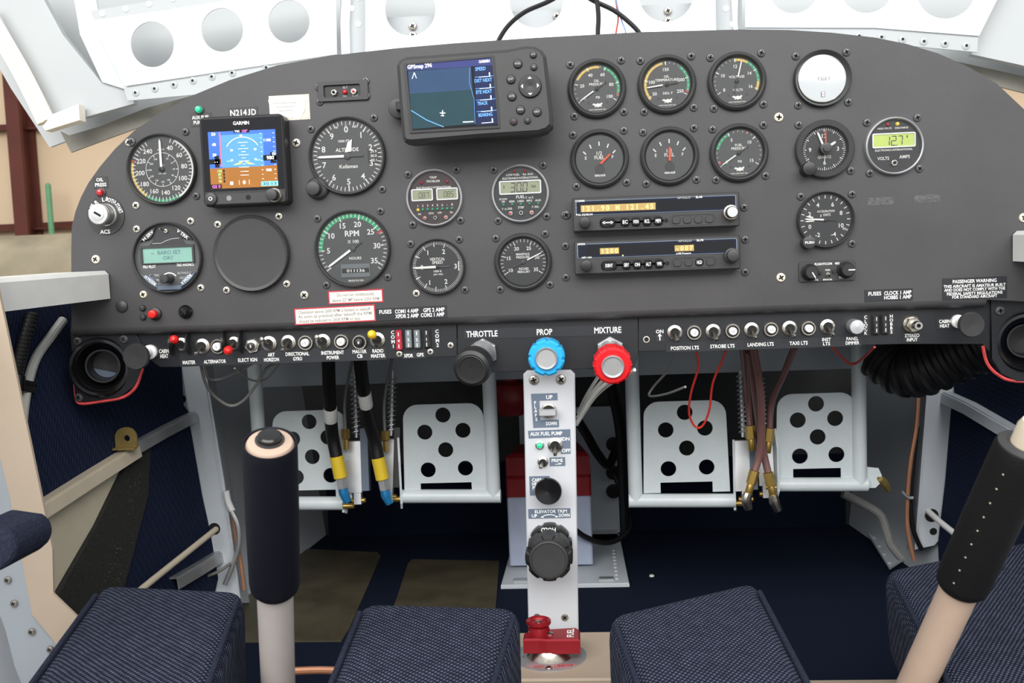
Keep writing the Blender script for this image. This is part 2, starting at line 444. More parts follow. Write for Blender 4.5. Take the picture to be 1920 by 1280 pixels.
fl = MB(); wbox(fl, -.56, .56, -.95, .72, -.012, 0, 'carpet'); floor = st(fl.build('floor')); tag(floor, 'dark navy carpeted cockpit floor')
fw = MB(); wbox(fw, -.6, .6, .70, .712, -.01, .62, 'firewall'); wf = st(fw.build('wall_front')); tag(wf, 'dark firewall ahead of the rudder pedals')
fc = MB(); wbox(fc, -.47, .47, .69, .70, .0, .13, 'carpet'); fc.build('carpet_panel', wf)

# panel outline on the plane Y=0, in world X, Z
OUT = [(133, 560), (133, 470), (134, 425), (141, 396), (151, 370), (165, 343), (187, 312), (215, 279), (250, 246), (300, 211), (360, 179), (430, 150), (520, 122),
       (620, 104), (745, 90), (850, 81), (1000, 71), (1200, 60), (1390, 55), (1480, 56), (1560, 61), (1640, 70), (1700, 82), (1760, 100), (1820, 127), (1870, 157), (1920, 204),
       (1955, 250), (1980, 300), (1994, 350), (2000, 400), (2002, 570)]
BOT = [(1850, 562), (1500, 572), (1030, 589), (700, 600), (400, 610), (133, 618)]
ZR = .49
def pl(px, py, Y=0.0): p = PY(px, py, Y); return (p.x, p.z-ZR)
outline = [pl(*p) for p in OUT+BOT]
# forward deck behind the panel (keeps the footwell dark), a closed arched skin
def arch(Y0, Y1, shrink):
    pts = [(x*(1-shrink), (z+ZR)-.012-shrink*.1) for x, z in [pl(*p) for p in OUT]]
    return pts
mb = MB(); a = arch(0, 0, .012); n = len(a)
vs = [(x, .02, z) for x, z in a]+[(x*.9, .70, .47+(z-.47)*.88) for x, z in a]+[(x*.985, .02, z-.006) for x, z in a]+[(x*.885, .70, .464+(z-.47)*.88) for x, z in a]
fs = []
for i in range(n-1):
    fs += [(i, i+1, n+i+1, n+i), (2*n+i, 3*n+i, 3*n+i+1, 2*n+i+1), (i, 2*n+i, 2*n+i+1, i+1)]
mb.add(vs, fs, 'grey_paint', True); dk = st(mb.build('ceiling')); tag(dk, 'grey forward deck skin behind the instrument panel')
mb = MB(); mb.add([(x*.9, .695, .47+(z-.47)*.88) for x, z in a], [list(range(n))], 'firewall'); mb.build('bulkhead_web', dk)

# hangar beyond
hb = MB(); wbox(hb, -9, 9, 5.2, 5.3, -1.0, 5.5, 'hangar_beige'); hw = st(hb.build('wall_back')); tag(hw, 'beige insulated hangar wall far beyond the canopy')
gb = MB(); wbox(gb, -9, 9, -6, 5.3, -1.02, -1.0, 'olive'); gf = st(gb.build('floor_hangar')); tag(gf, 'hangar floor below the aircraft')
def hrect(name, label, cat, x0, y0, x1, y1, Y, t, m, rad=0):
    mb = MB(); a, b = PY(x0, y0, Y), PY(x1, y1, Y)
    mb.box((a.x+b.x)/2, (a.z+b.z)/2, abs(b.x-a.x), abs(a.z-b.z), 0, t, m, bev=min(t*.3, .02), rad=rad)
    o = mb.build(name, M=Matrix.Translation((0, Y, 0)) @ PANROT); tag(o, label, cat); return o
mb = MB(); a, b = PY(14, 80, 5.1), PY(70, 470, 5.1)
for x, ww, t0, t1 in ((0, 1.0, .0, .03), (0, .18, .03, .15), (0, 1.0, .15, .18)):
    mb.box((a.x+b.x)/2, (a.z+b.z)/2-.8, abs(b.x-a.x)*ww, abs(a.z-b.z)+2.2, t0, t1, 'column_red')
tag(mb.build('hangar_column', M=Matrix.Translation((0, 5.19, 0)) @ PANROT), 'dark red steel hangar column left of the panel', 'column')
for y, lab in ((236, 'dark red wall girt crossing the hangar column higher up'), (424, 'dark red wall girt low on the hangar wall')):
    mb = MB(); a = PY(60, y, 5.15)
    mb.box(0, a.z, 17, .045, 0, .03, 'column_red'); mb.box(0, a.z-.02, 17, .012, .03, .09, 'column_red')
    tag(mb.build('wall_girt', M=Matrix.Translation((0, 5.2, 0)) @ PANROT), lab, 'girt', 'hangar wall girts')
mb = MB(); a, b = PY(90, 348, 5.0), PY(93, 520, 5.0); mb.tube([(a.x, a.y, a.z), (a.x, a.y, -1.0)], .018, 'green_pole', 12, sm=1); mb.lathe([(.018, 0), (.014, .012), (0, .018)], 'green_pole', 12, M=Matrix.Translation((a.x, a.y, a.z)))
tag(mb.build('green_pole'), 'pale green pole standing against the hangar wall', 'pole')
# covered bench seen between rail and hangar wall
mb = MB(); a = PY(-60, 438, 3.9); b = PY(230, 520, 3.9)
prof = [(0, 0), (.03, .10), (.10, .16), (.22, .19), (.5, .2), (.9, .19)]
vs = []; fs = []
for i, (dy, dz) in enumerate(prof):
    for x in (a.x-1.5, a.x, (a.x+b.x)/2, b.x): vs.append((x, 3.9+dy, a.z-.2+dz))
for x in (a.x-1.5, a.x, (a.x+b.x)/2, b.x): vs.append((x, 3.9, -1.0))
k = 4
for i in range(len(prof)-1):
    for j in range(3): fs.append((i*k+j, i*k+j+1, (i+1)*k+j+1, (i+1)*k+j))
for j in range(3): fs.append((len(prof)*k+j, len(prof)*k+j+1, j+1, j))
mb.add(vs, fs, 'olive', True)
tag(mb.build('covered_bench'), 'blurred olive rounded cover low beyond the left rail', 'cover')

# ================================================================== OPEN CANOPY behind the panel
CY = .26
can = thing('tip_up_canopy', 'tipped-up white canopy frame with riveted ribs and round lightening holes', 'canopy', (0, CY, ZR), PANROT)
def cl(px, py, Y=CY): p = PY(px, py, Y); return (p.x, p.z-ZR)
csc = pscale(960, 50, CY)
# skin: arched sheet behind the ribs
low = [(-60, 25), (20, 165), (93, 276), (160, 252), (240, 221), (330, 192), (470, 150), (700, 110), (1000, 85), (1400, 75), (1600, 78), (1700, 98), (1800, 124), (1920, 150), (2100, 190)]
mb = MB(); vs = []; fs = []; N = len(low); K = 6
for i, p in enumerate(low):
    for k in range(K):
        t = k/(K-1); py = p[1]*(1-t)+(-260)*t; px = p[0]+(p[0]-1000)*.05*t
        Y = CY+.085+.05*math.sin(t*2.2)-.07*t; q = PY(px, py, Y); vs.append((q.x, q.z-ZR, CY-Y))
for i in range(N-1):
    for k in range(K-1): fs.append((i*K+k, (i+1)*K+k, (i+1)*K+k+1, i*K+k+1))
b = len(vs); vs += [(x, y, z-.004) for x, y, z in vs]
fs += [[b+j for j in f[::-1]] for f in fs]
mb.add(vs, fs, 'canopy_skin', True); mb.build('canopy_skin', can)
def cplate(name, pts, m, z0, z1, holes=[], parent=can, lab=None, bev=0):
    o = [cl(*p) for p in pts]; hs = [circle(*cl(x, y), r*csc, 32) for x, y, r in holes]
    v, f = holed(o, hs, z0, z1, m, bev); mbb = MB().add(v, f, m); ob = mbb.build(name, parent)
    if lab: ob['label'] = lab
    return ob
RIV = None
def rivet_mesh(m='rib_white', core=None, r=.0042):
    q = MB().lathe([(r, -.0005), (r*.95, .0008), (r*.6, .0017), (0, .0021)], m, 12, cap=False)
    if core: q.disc(r*.36, .0022, core, 8)
    o = q.build('rivet'); me = o.data; bpy.data.objects.remove(o); return me
RV = rivet_mesh(); RP = rivet_mesh('canopy_skin', 'hole', .0052); RG = rivet_mesh('grey_paint', None, .0032)
def rivets(parent, pts, me, z, Y=CY):
    for p in pts:
        a = cl(*p); link('rivet', me, parent, Matrix.Translation((a[0], a[1], z)))
def lerp(a, b, n): return [(a[0]+(b[0]-a[0])*i/(n-1), a[1]+(b[1]-a[1])*i/(n-1)) for i in range(n)]
rl = cplate('rib_web', [(174, 40), (300, 22), (630, -30), (632, 102), (236, 162)], 'rib_white', .0, .003, [(287, 84, 43), (418, 57, 41), (543, 41, 40)])
rivets(rl, lerp((195, 49), (330, 22), 5)+lerp((246, 146), (617, 86), 11)[0:], RV, .003)
fl2 = cplate('rib_flange', [(232, 165), (640, 103), (660, 150), (240, 189)], 'canopy_skin', -.002, .0005)
rivets(fl2, lerp((255, 174), (398, 144), 5)+[(436, 137), (500, 127)], RP, .0005)
tf = cplate('upper_flange', [(166, 18), (640, -60), (640, -34), (176, 44)], 'canopy_skin', -.012, -.006)
rivets(tf, lerp((188, 24), (320, -4), 4), RV, -.006)
rm = cplate('rib_web', [(686, -60), (1340, -60), (1342, 75), (686, 112)], 'rib_white', .0, .003, [(770, 19, 48), (1006, 2, 50), (1249, -10, 50)])
for x, y in ((769, 42), (769, 60)):
    a = cl(x, y); link('rivet', SCREW['n'], rm, Matrix.Translation((a[0], a[1], -.02)) @ Matrix.Scale(1.3, 4))
for x, y in ((1043, 23), (1255, 13), (1255, 32)):
    a = cl(x, y); link('rivet', SCREW['n'], rm, Matrix.Translation((a[0], a[1], -.02)) @ Matrix.Scale(1.2, 4))
cplate('rib_backing', [(700, 26), (1330, -4), (1330, 75), (700, 108)], 'canopy_skin', -.03, -.022)
rr = cplate('rib_web', [(1397, -60), (1900, -60), (1868, 0), (1834, 68), (1640, 53), (1397, 52)], 'rib_white', .0, .003, [(1488, -21, 45), (1625, -25, 48), (1773, -20, 53)])
rivets(rr, lerp((1412, 38), (1560, 39), 5)+lerp((1600, 40), (1822, 52), 6), RV, .003)
fr2 = cplate('rib_flange', [(1397, 52), (1640, 53), (1834, 68), (1832, 98), (1640, 80), (1397, 80)], 'canopy_skin', -.002, .0005)
rivets(fr2, [(1610, 68)]+lerp((1652, 70), (1811, 86), 5), RP, .0005)
for x0, x1 in ((633, 684), (1343, 1395)):
    pb = cplate('spacer_channel', [(x0, -60), (x1, -60), (x1, 130), (x0, 130)], 'canopy_skin', -.022, -.016)
    rivets(pb, [((x0+x1)/2+8, -10), ((x0+x1)/2+8, 40), ((x0+x1)/2-4, 10)], RV, -.016)
    cplate('sealing_bead', [(x0+ (6 if x0 < 900 else 28), -60), (x0+(24 if x0 < 900 else 44), -60), (x0+(18 if x0 < 900 else 42), 40), (x0+(20 if x0 < 900 else 50), 120), (x0+(4 if x0 < 900 else 44), 120), (x0+(2 if x0 < 900 else 34), 40)], 'rib_white', -.016, -.010)
# left side frame, weather strip, skirt
cplate('side_frame', [(-60, -60), (40, -60), (105, 60), (178, 150), (235, 165), (240, 190), (150, 215), (95, 222)], 'canopy_skin', -.030, -.018)
cplate('side_gusset', [(120, -60), (160, -60), (180, 45), (232, 166), (182, 150), (140, 60)], 'grey_paint', -.018, -.014)
ws_ = MB()
for off, rr_ in ((0, 8), (11, 7), (20, 6)):
    pts = [cl(x+off*.9, y-off*.5) for x, y in ((-40, 20), (8, 98), (40, 155), (78, 232))]
    ws_.tube([(p[0], p[1], .0) for p in pts], rr_*csc, 'weather_seal', 8)
ws_.build('weather_strip', can)
cplate('corner_block', [(82, 238), (100, 215), (150, 196), (152, 226), (120, 236), (88, 246)], 'weather_seal', -.014, .004, bev=.001)
cplate('skirt', [(72, 236), (93, 277), (160, 252), (230, 226), (330, 192), (460, 150), (455, 132), (240, 190), (150, 226), (88, 244)], 'canopy_skirt', -.060, -.056)
cplate('skirt', [(1640, 70), (1830, 99), (2060, 150), (2060, 185), (1920, 150), (1800, 123), (1690, 96), (1630, 86)], 'canopy_skirt', -.060, -.056)
cplate('side_frame', [(1840, 66), (1875, -10), (1960, -60), (2100, -60), (2100, 160), (1920, 115), (1832, 96)], 'canopy_skin', -.030, -.018)
# cables over the top of the panel
def cable(name, label, pts, r, m, Y=None, cat='cable', Ys=None, n=8, group=None):
    P = [PY(x, y, (Ys[i] if Ys else Y)) for i, (x, y) in enumerate(pts)]
    mb = MB().tube(P, r, m, n, sm=6); return tag(mb.build(name), label, cat, group)
cable('antenna_cable', 'black cable arching up left from the panel top', [(930, 92), (937, 72), (955, 46), (985, 22), (1030, 2), (1075, -25)], .0026, 'rubber', .06)
cable('antenna_cable', 'black cable rising straight up from the panel top', [(1122, 85), (1121, 60), (1122, 30), (1118, -5), (1108, -40)], .0026, 'rubber', .06)
cable('antenna_cable', 'black cable curving down right onto the panel top', [(1090, -14), (1112, 1), (1150, 19), (1180, 42), (1200, 64), (1210, 90)], .0026, 'rubber', .065)
cable('signal_wire', 'thin red wire hanging behind the panel top', [(1152, -20), (1156, 10), (1159, 35), (1155, 62), (1153, 90)], .0009, 'wire_red', .07, cat='wire')
cable('signal_wire', 'thin pale blue wire hanging behind the panel top', [(1153, -20), (1158, 12), (1166, 40), (1173, 60), (1176, 90)], .0008, 'wire_blue', .068, cat='wire')

# ================================================================== SIDES: rails, posts, stiffeners
for s in (-1, 1):
    if s < 0:
        f0, f1 = PY(133, 499, -.002), PY(203, 507, -.002)
        x0, x1, zt = f0.x-.02, f1.x, PY(203, 507, -.002).z
    else:
        x0, x1, zt = PY(2010, 430, -.002).x+.02, PY(1899, 432, -.002).x, PY(1899, 433, -.002).z
    h = .031
    mb = MB(); L = .75; dx = -.11*L; dz = -.022
    vs = []
    for t in (0, 1):
        Y = -.002-L*t
        for x, z in ((x0, zt-h), (x1, zt-h), (x1, zt-.004), (x1+s*.004, zt), (x0, zt)):
            xx = x-s*dx*t if s > 0 else x+dx*t
            vs.append((xx, Y, z+dz*t))
    fs = [(i, (i+1) % 5, 5+(i+1) % 5, 5+i) for i in range(5)]+[(4, 3, 2, 1, 0), (5, 6, 7, 8, 9)]
    if s > 0: fs = [f[::-1] for f in fs]
    mb.add(vs, fs, 'rail_paint')
    tag(mb.build('canopy_rail'), 'pale grey canopy rail running aft from the %s edge of the panel' % ('left' if s < 0 else 'right'), 'rail', 'canopy rails')
# vertical bulkhead channels on the side walls ahead of the panel
def slab(pts, off, m, name, parent): return world_prism(pts, off, m, name, parent)
ch = thing('bulkhead_channel', 'pale grey upright bulkhead channel on the left side wall', 'bulkhead', PW(-1, 380, 1090))
def loc(parent, pts):
    inv = parent.matrix_world.inverted(); return [inv @ p for p in pts]
bpy.context.view_layer.update()
def chan(par, s, face, web, holes, m='grey_paint'):
    Yc = PW(s, *face[0]).y
    pts = loc(par, [PY(x, y, Yc) for x, y in face])
    o = world_prism(pts, (0, .003, 0), m, 'channel_face', par)
    pts = loc(par, [PY(x, y, Yc-.002) for x, y in web[:2]]+[PY(x, y, Yc+.06) for x, y in web[2:]])
    world_prism(pts, (s*.002, 0, 0), m, 'channel_flange', par)
    for (x, y, r) in holes:
        p = loc(par, [PY(x, y, Yc-.001)])[0]
        q = MB().disc(r*pscale(x, y, Yc), 0, 'hole', 20); q.build('lightening_hole', par, Matrix.Translation(p) @ PANROT)
    return Yc
YcL = chan(ch, -1, [(325, 640), (372, 640), (385, 690), (420, 900), (452, 1130), (404, 1130), (372, 930), (346, 780), (332, 700)],
     [(372, 640), (452, 1130), (468, 1130), (392, 640)], [(341, 748, 8), (402, 991, 11), (405, 1048, 7)])
ch2 = thing('bulkhead_channel', 'pale grey upright bulkhead channel on the right side wall', 'bulkhead', PW(1, 1780, 1040))
bpy.context.view_layer.update()
YcR = chan(ch2, 1, [(1805, 640), (1745, 640), (1738, 760), (1728, 900), (1715, 1030), (1752, 1022), (1762, 1010), (1772, 920), (1790, 780), (1800, 730)],
     [(1745, 640), (1715, 1030), (1700, 1030), (1726, 640)], [(1747, 966, 13), (1750, 996, 7)])
# stiffener angles along the side walls
def stiff(name, label, s, pts, m, w=.016, dep=.014):
    mb = MB(); P = [PW(s, x, y, .006) for x, y in pts]
    for i in range(len(P)-1):
        a, b = P[i], P[i+1]; n = WN[s]; up = (b-a).normalized().cross(n); up = up if up.z > 0 else -up
        for o, e1, e2 in ((Vector(), n*dep, up*.0025), (n*dep, n*.002, -up*w)):
            vs = []
            for q in (a, b): vs += [q+o, q+o+e1, q+o+e1+e2, q+o+e2]
            mb.add(vs, [(0, 1, 5, 4), (1, 2, 6, 5), (2, 3, 7, 6), (3, 0, 4, 7), (3, 2, 1, 0), (4, 5, 6, 7)], m)
    return tag(mb.build(name), label, 'stiffener', 'side wall stiffeners')
stiff('wall_stiffener', 'cream angle stiffener running along the left side wall', -1, [(40, 962), (150, 893), (240, 838)], 'seal', .014)
stiff('wall_stiffener', 'worn grey angle stiffener ahead of the gold tab', -1, [(240, 836), (300, 803), (354, 776)], 'alu', .012, .010)
stiff('wall_stiffener', 'pale grey angle stiffener on the right side wall above the black stick', 1, [(1785, 738), (1830, 758), (1900, 798), (1960, 832)], 'grey_paint', .014)
stiff('wall_stiffener', 'grey angle stiffener low on the left wall beside the push rod', -1, [(318, 1086), (360, 1062), (403, 1036)], 'alu', .014, .010)
# gold tab with a hole on the left stiffener
tb = thing('anchor_tab', 'gold plated tab with a hole on the left wall stiffener', 'bracket', PW(-1, 238, 838, .02), PANROT)
ts = .00062*1.0
o_ = [(-22*ts, -2*ts), (22*ts, 0)]+[(22*ts*math.cos(R(a)), 20*ts+20*ts*math.sin(R(a))) for a in range(0, 181, 15)]
v, f = holed(o_, [circle(2*ts, 18*ts, 6.5*ts, 16)], -.0015, .0015, 'gold_tab'); MB().add(v, f, 'gold_tab').build('tab_plate', tb)
MB().box(0, -1*ts, 44*ts, 4*ts, .0, .010, 'gold_tab').build('tab_foot', tb)
# near bulkhead post at the left edge
po = thing('seat_bulkhead_post', 'cream painted bulkhead post rising at the left edge of view', 'bulkhead', PD(100, 1200, .8))
bpy.context.view_layer.update()
YP = -.22
def ppoly(name, pts, m, Y, off, par=po): return world_prism(loc(par, [PY(x, y, Y) for x, y in pts]), off, m, name, par)
ppoly('post_face', [(-60, 380), (-8, 520), (44, 770), (98, 1030), (100, 1118), (60, 1152), (18, 930), (-60, 620)], 'beige_paint', YP, (0, .003, 0))
ppoly('sill_face', [(60, 1152), (98, 1112), (148, 1160), (200, 1200), (260, 1250), (180, 1330), (100, 1200)], 'beige_paint', YP-.002, (0, .003, 0))
ppoly('flange_plate', [(-60, 620), (18, 930), (60, 1152), (100, 1200), (180, 1330), (60, 1330), (28, 1250), (10, 1180), (-20, 1100), (-60, 1000)], 'flange_grey', YP+.001, (0, .003, 0))
for x, y in ((14, 1087), (26, 1131), (59, 1184), (94, 1217)):
    p = loc(po, [PY(x, y, YP-.001)])[0]; link('screw', SCREW['n'], po, Matrix.Translation(p) @ PANROT @ Matrix.Scale(.8, 4))
bo = MB(); 
v = [(-60, 985), (8, 995), (25, 1008), (30, 1035), (22, 1052), (0, 1072), (-60, 1085)]
bm_pts = [PD(x, y, .66) for x, y in v]
world_prism(bm_pts, (0, .05, 0), 'fabric_piping', 'x', mb=bo); bl = bo.build('side_bolster'); tag(bl, 'navy fabric bolster corner poking in at the left edge', 'cushion')
bv = bl.modifiers.new('bevel', 'BEVEL'); bv.width = .006; bv.segments = 3
# tubes on the left wall
def PWt(s, pts, off): return [PW(s, x, y, off) for x, y in pts]
mb = MB(); P = PWt(-1, [(60, 590), (45, 640), (33, 690), (27, 740), (24, 800), (32, 870)], .012); Pc, rc = catmull(P, [.0072]*len(P), 14)
mb.tube(Pc, [.0072 if i % 2 else .0060 for i in range(len(Pc))], 'rubber', 10, sm=1)
tag(mb.build('corrugated_conduit'), 'black corrugated conduit on the left side wall', 'conduit')
mb = MB().tube(PWt(-1, [(118, 600), (96, 630), (68, 670), (52, 720), (43, 780), (38, 850), (44, 930)], .012), .0052, 'clear_tube', 10)
tag(mb.build('drain_tube'), 'translucent tube curving down the left side wall', 'tube')
mb = MB().tube(PWt(-1, [(29, 706), (27, 735)], .012), .0098, 'black_gloss', 12, sm=1); mb.tube(PWt(-1, [(30, 722), (58, 727)], .012), .0085, 'black_gloss', 8, sm=1)
tag(mb.build('tube_clamp'), 'black tape wrap joining conduit and translucent tube', 'clamp')
# ================================================================== INSTRUMENT PANEL
pan = thing('instrument_panel', 'matte charcoal arched instrument panel across the cockpit', 'panel', (0, 0, ZR), PANROT)
MB().prism(outline, -.0032, 0, 'panel', bev=.0006).build('panel_sheet', pan)
bl_ = [pl(*p) for p in BOT]                                 # rolled lower lip
mb = MB(); vs = []; fs = []; K = 7
for x, y in bl_:
    for k in range(K):
        a = R(90*k/(K-1)); r = .009; vs.append((x, y-r*math.sin(a)+.001, -r+r*math.cos(a)))
for i in range(len(bl_)-1):
    for k in range(K-1): fs.append((i*K+k, i*K+k+1, (i+1)*K+k+1, (i+1)*K+k))
mb.add(vs, fs, 'panel', True); mb.build('panel_lip', pan)
for x, y, k in ((180, 486, 'c'), (571, 553, 's'), (1460, 220, 'c'), (1464, 520, 'c'), (556, 268, 's'), (1919, 408, 'c'), (1062, 403, 'b'), (247, 266, 'b')):
    a = pl(x, y); screw(pan, a[0], a[1], k, 0, 1.15)
for x, y, r in ((229, 574, 12), (268, 577, 6.5), (269, 594, 6.5)):      # black snap plugs
    a = pl(x, y); q = MB().lathe([(r*.00057, 0), (r*.00054, .002), (r*.0004, .0032), (0, .0036)], 'bezel', 18, M=Matrix.Translation((a[0], a[1], 0)), cap=False); q.build('hole_plug', pan)
for x, y, ww, h in ((1651, 377, 48, 14), (1738, 372, 46, 14)):
    a = pl(x, y); MB().rect(a[0], a[1], ww*.00057, h*.00057, .0002, 'faint').build('glue_trace', pan)

def scr4(t, xs, s, c, k='b', z=0, size=1.0):
    for i, (x, y) in enumerate(xs): screw(t, (x-c[0])*s, -(y-c[1])*s, k[i % len(k)], z, size)
def rollfix(px, py, c, s):                                  # px offset -> local offset, unrolled
    a = PY(px, py); b = PY(*c); return (a.x-b.x, a.z-b.z)
class Gauge:
    def __init__(g, name, label, cat, cx, cy, r, style='ring', dial='dial', screws=None, k='b', group='round panel gauges', depth=.0065, face=None, no_screw=()):
        g.t, g.s = pthing(name, label, cat, cx, cy, group=group); g.c = (cx, cy); s = g.s; g.R = r*s
        Rr = g.R
        if style == 'ring':       # flat collar and bevelled inner cone
            g.rf = Rr*(face or .80); MB().lathe([(Rr, 0), (Rr, depth*.55), (Rr*.97, depth*.8), (Rr*.90, depth), (Rr*.87, depth*.92), (g.rf, .0012)], 'bezel', 56, cap=False).build('bezel', g.t)
        elif style == 'thin':
            g.rf = Rr*(face or .92); MB().lathe([(Rr, 0), (Rr, depth*.6), (Rr*.985, depth*.9), (Rr*.965, depth), (Rr*.945, depth*.9), (g.rf, .0012)], 'bezel', 56, cap=False).build('bezel', g.t)
        elif style == 'crinkle':
            g.rf = Rr*(face or .74); MB().lathe([(Rr, 0), (Rr, depth*.8), (Rr*.96, depth), (Rr*.80, depth), (Rr*.77, depth*.8), (g.rf, .0012)], 'crinkle', 56, cap=False).build('bezel', g.t)
        elif style == 'chrome':
            g.rf = Rr*(face or .91); MB().lathe([(Rr, 0), (Rr, .003), (Rr*.985, .0052), (Rr*.955, .006), (Rr*.925, .0052), (g.rf, .0014)], 'silver', 56, cap=False).build('bezel', g.t)
        fo = MB().disc(g.rf*1.01, .0012, dial, 56); g.faceo = fo.build('dial_face', g.t)
        g.p = MB(); g.z = .0014
        if screws is None: screws = [(-.86, .80), (.80, .86), (-.80, -.86), (.86, -.82)]; screws = [(x*1.0, y*1.0) for x, y in screws]
        for i, (x, y) in enumerate(screws):
            if i in no_screw: continue
            screw(g.t, x*Rr*1.02, y*Rr*1.02, k[i % len(k)])
    def ticks(g, a0, a1, n, r0, r1, w, m='print', skip=None):
        for i in range(n):
            if skip and i % skip == 0: continue
            g.p.tick(a0+(a1-a0)*i/max(1, n-1), r0*g.rf, r1*g.rf, w*g.rf, g.z, m)
    def num(g, st, a, r, h, m='print'): g.p.text(st, r*g.rf*math.sin(R(a)), r*g.rf*math.cos(R(a)), h*g.rf, m, z=g.z+.0001)
    def tx(g, st, x, y, h, w=None, m='print', rot=0): g.p.text(st, x*g.rf, y*g.rf, h*g.rf, m, w*g.rf if w else None, g.z+.0001, rot)
    def arc(g, a0, a1, r0, r1, m): g.p.arc(r0*g.rf, r1*g.rf, a0, a1, g.z-.0001, m)
    def rect(g, x, y, w, h, m, dz=0): g.p.rect(x*g.rf, y*g.rf, w*g.rf, h*g.rf, g.z+dz, m)
    def needle(g, a, length, w, m='print', tail=.0, tailm='black', hub=.08, hubm='black', z=.0030, name='needle', base=.0, ox=0, oy=0):
        q = MB(); rf = g.rf; M = Matrix.Translation((ox*rf, oy*rf, 0)) @ Matrix.Rotation(R(-a), 4, 'Z')
        if tail: q.prism([(-w*rf*.35, -tail*rf), (w*rf*.35, -tail*rf), (w*rf*.3, 0), (-w*rf*.3, 0)], z, z+.0004, tailm, M=M)
        q.prism([(-w*rf*.5, base*rf), (w*rf*.5, base*rf), (w*rf*.42, length*rf*.9), (0, length*rf), (-w*rf*.42, length*rf*.9)], z, z+.0004, m, M=M)
        if hub: q.lathe([(hub*rf, .0014), (hub*rf, z+.0004), (hub*rf*.6, z+.0009)], hubm, 16, M=M)
        return q.build(name, g.t)
    def done(g, glass=True, name='dial_print'):
        g.p.build(name, g.t)
        if glass: MB().disc(g.rf*1.03, .0042, 'glass', 40).build('cover_glass', g.t)
        return g.t

# ---- airspeed
g = Gauge('airspeed_indicator', 'airspeed dial with white outer ticks and inner ring scale, beside the attitude display', 'gauge', 305, 318, 65, 'thin', 'dial_hazed', [(-.9, .78), (.72, .99), (-.82, -.94), (.9, -.76)], 'sbsb')
g.ticks(20, 330, 45, .84, .97, .022)
for i, n_ in enumerate(('40', '60', '80', '100', '120', '140', '160', '180', '200', '220', '240')): g.num(n_, 24+i*30.0, .70, .135)
g.arc(28, 150, .93, .985, 'print'); g.arc(150, 215, .90, .97, 'p_green'); g.arc(215, 285, .90, .97, 'p_yellow'); g.tick = None
g.p.tick(288, .86*g.rf, 1.0*g.rf, .05*g.rf, g.z, 'p_red')
g.p.arc(.50*g.rf, .515*g.rf, 0, 360, g.z, 'print', 48); g.ticks(0, 330, 12, .43, .51, .02)
for i, n_ in enumerate(('0', '20', '40', '60', '80', '100', '120', '140', '160', '180', '200', '220')): g.num(n_, i*30, .37, .05)
g.tx('KNOTS', 0, .60, .045); g.tx('TRUE', 0, .13, .04); g.tx('AIRSPEED', 0, -.12, .04)
g.needle(0, .92, .075, 'print', .1); g.done()
# ---- altimeter
g = Gauge('altimeter', 'altimeter dial with digits zero to nine and a horizontal white hand', 'gauge', 652, 293, 72, 'thin', 'dial_hazed', [(-.90, .72), (.72, .92), (-2, -2), (.84, -.86)], no_screw=(2,))
g.ticks(0, 360, 51, .86, .97, .02); g.ticks(0, 360, 11, .80, .97, .035)
for i in range(10): g.num(str(i), i*36, .70 if i else .74, .16 if i else .17)
g.tx('ALTITUDE', 0, .18, .10); g.tx('1000 FT', -.08, .42, .07); g.tx('100', -.28, .80, .055); g.tx('FEET', .26, .80, .055); g.tx('Kollsman', .02, -.28, .10)
for j, q in enumerate(('29.9', '30.0', '30.1')): g.tx(q, .74, .10-j*.12, .075)
g.rect(.74, -.02, .34, .40, 'dial', -.00005)
g.needle(270, .86, .075, 'print', .45, 'dial_hazed', .09, 'dial_hazed'); 
q = MB().prism([(-.06*g.rf, .1*g.rf), (.12*g.rf, .12*g.rf), (.16*g.rf, .46*g.rf), (.03*g.rf, .38*g.rf)], .0024, .0027, 'print'); q.build('short_needle', g.t)
kb = MB().cyl(.0075, 0, .016, 'bezel', 20, bev=.001); kb.build('setting_knob', g.t, Matrix.Translation((-.86*g.R, -.80*g.R, 0)))
MB().lathe([(.012, 0), (.012, .004), (.010, .006)], 'bezel', 20, M=Matrix.Translation((-.82*g.R, -.78*g.R, 0))).build('knob_boss', g.t)
g.done()
# ---- tachometer
g = Gauge('tachometer', 'engine RPM dial with green arc and hour counter window', 'gauge', 662, 466, 71, 'thin', 'dial_hazed', [(-.88, .80), (.76, .92), (-.74, -.90), (.86, -.76)])
A = lambda v: -128+v*(256/36.0)+0
g.arc(A(5), A(26), .86, .97, 'p_green')
g.ticks(A(0), A(36), 37, .88, .98, .018); g.ticks(A(0), A(35), 8, .82, .98, .035)
for v in (5, 10, 15, 20, 25, 30, 35): g.num(str(v), A(v), .70, .15)
g.p.tick(A(26.6), .82*g.rf, .99*g.rf, .05*g.rf, g.z+.0001, 'p_red')
g.tx('RPM', .0, .43, .16); g.tx('X 100', .02, .20, .09); g.tx('HOURS', .06, -.27, .075); g.tx('MADE IN USA', .05, -.90, .05)
g.needle(A(.5), .90, .07, 'print', .32, 'dial_hazed', .08, 'dial_hazed')
q = MB(); rf = g.rf
q.box(.05*rf, -.62*rf, .84*rf, .38*rf, .0013, .0022, 'fuse_grey', .0002); q.rect(.05*rf, -.62*rf, .78*rf, .13*rf, .0024, 'print_black'); q.text('011136', .06*rf, -.62*rf, .085*rf, 'print', .52*rf, .0026)
q.build('hour_counter', g.t); g.done()
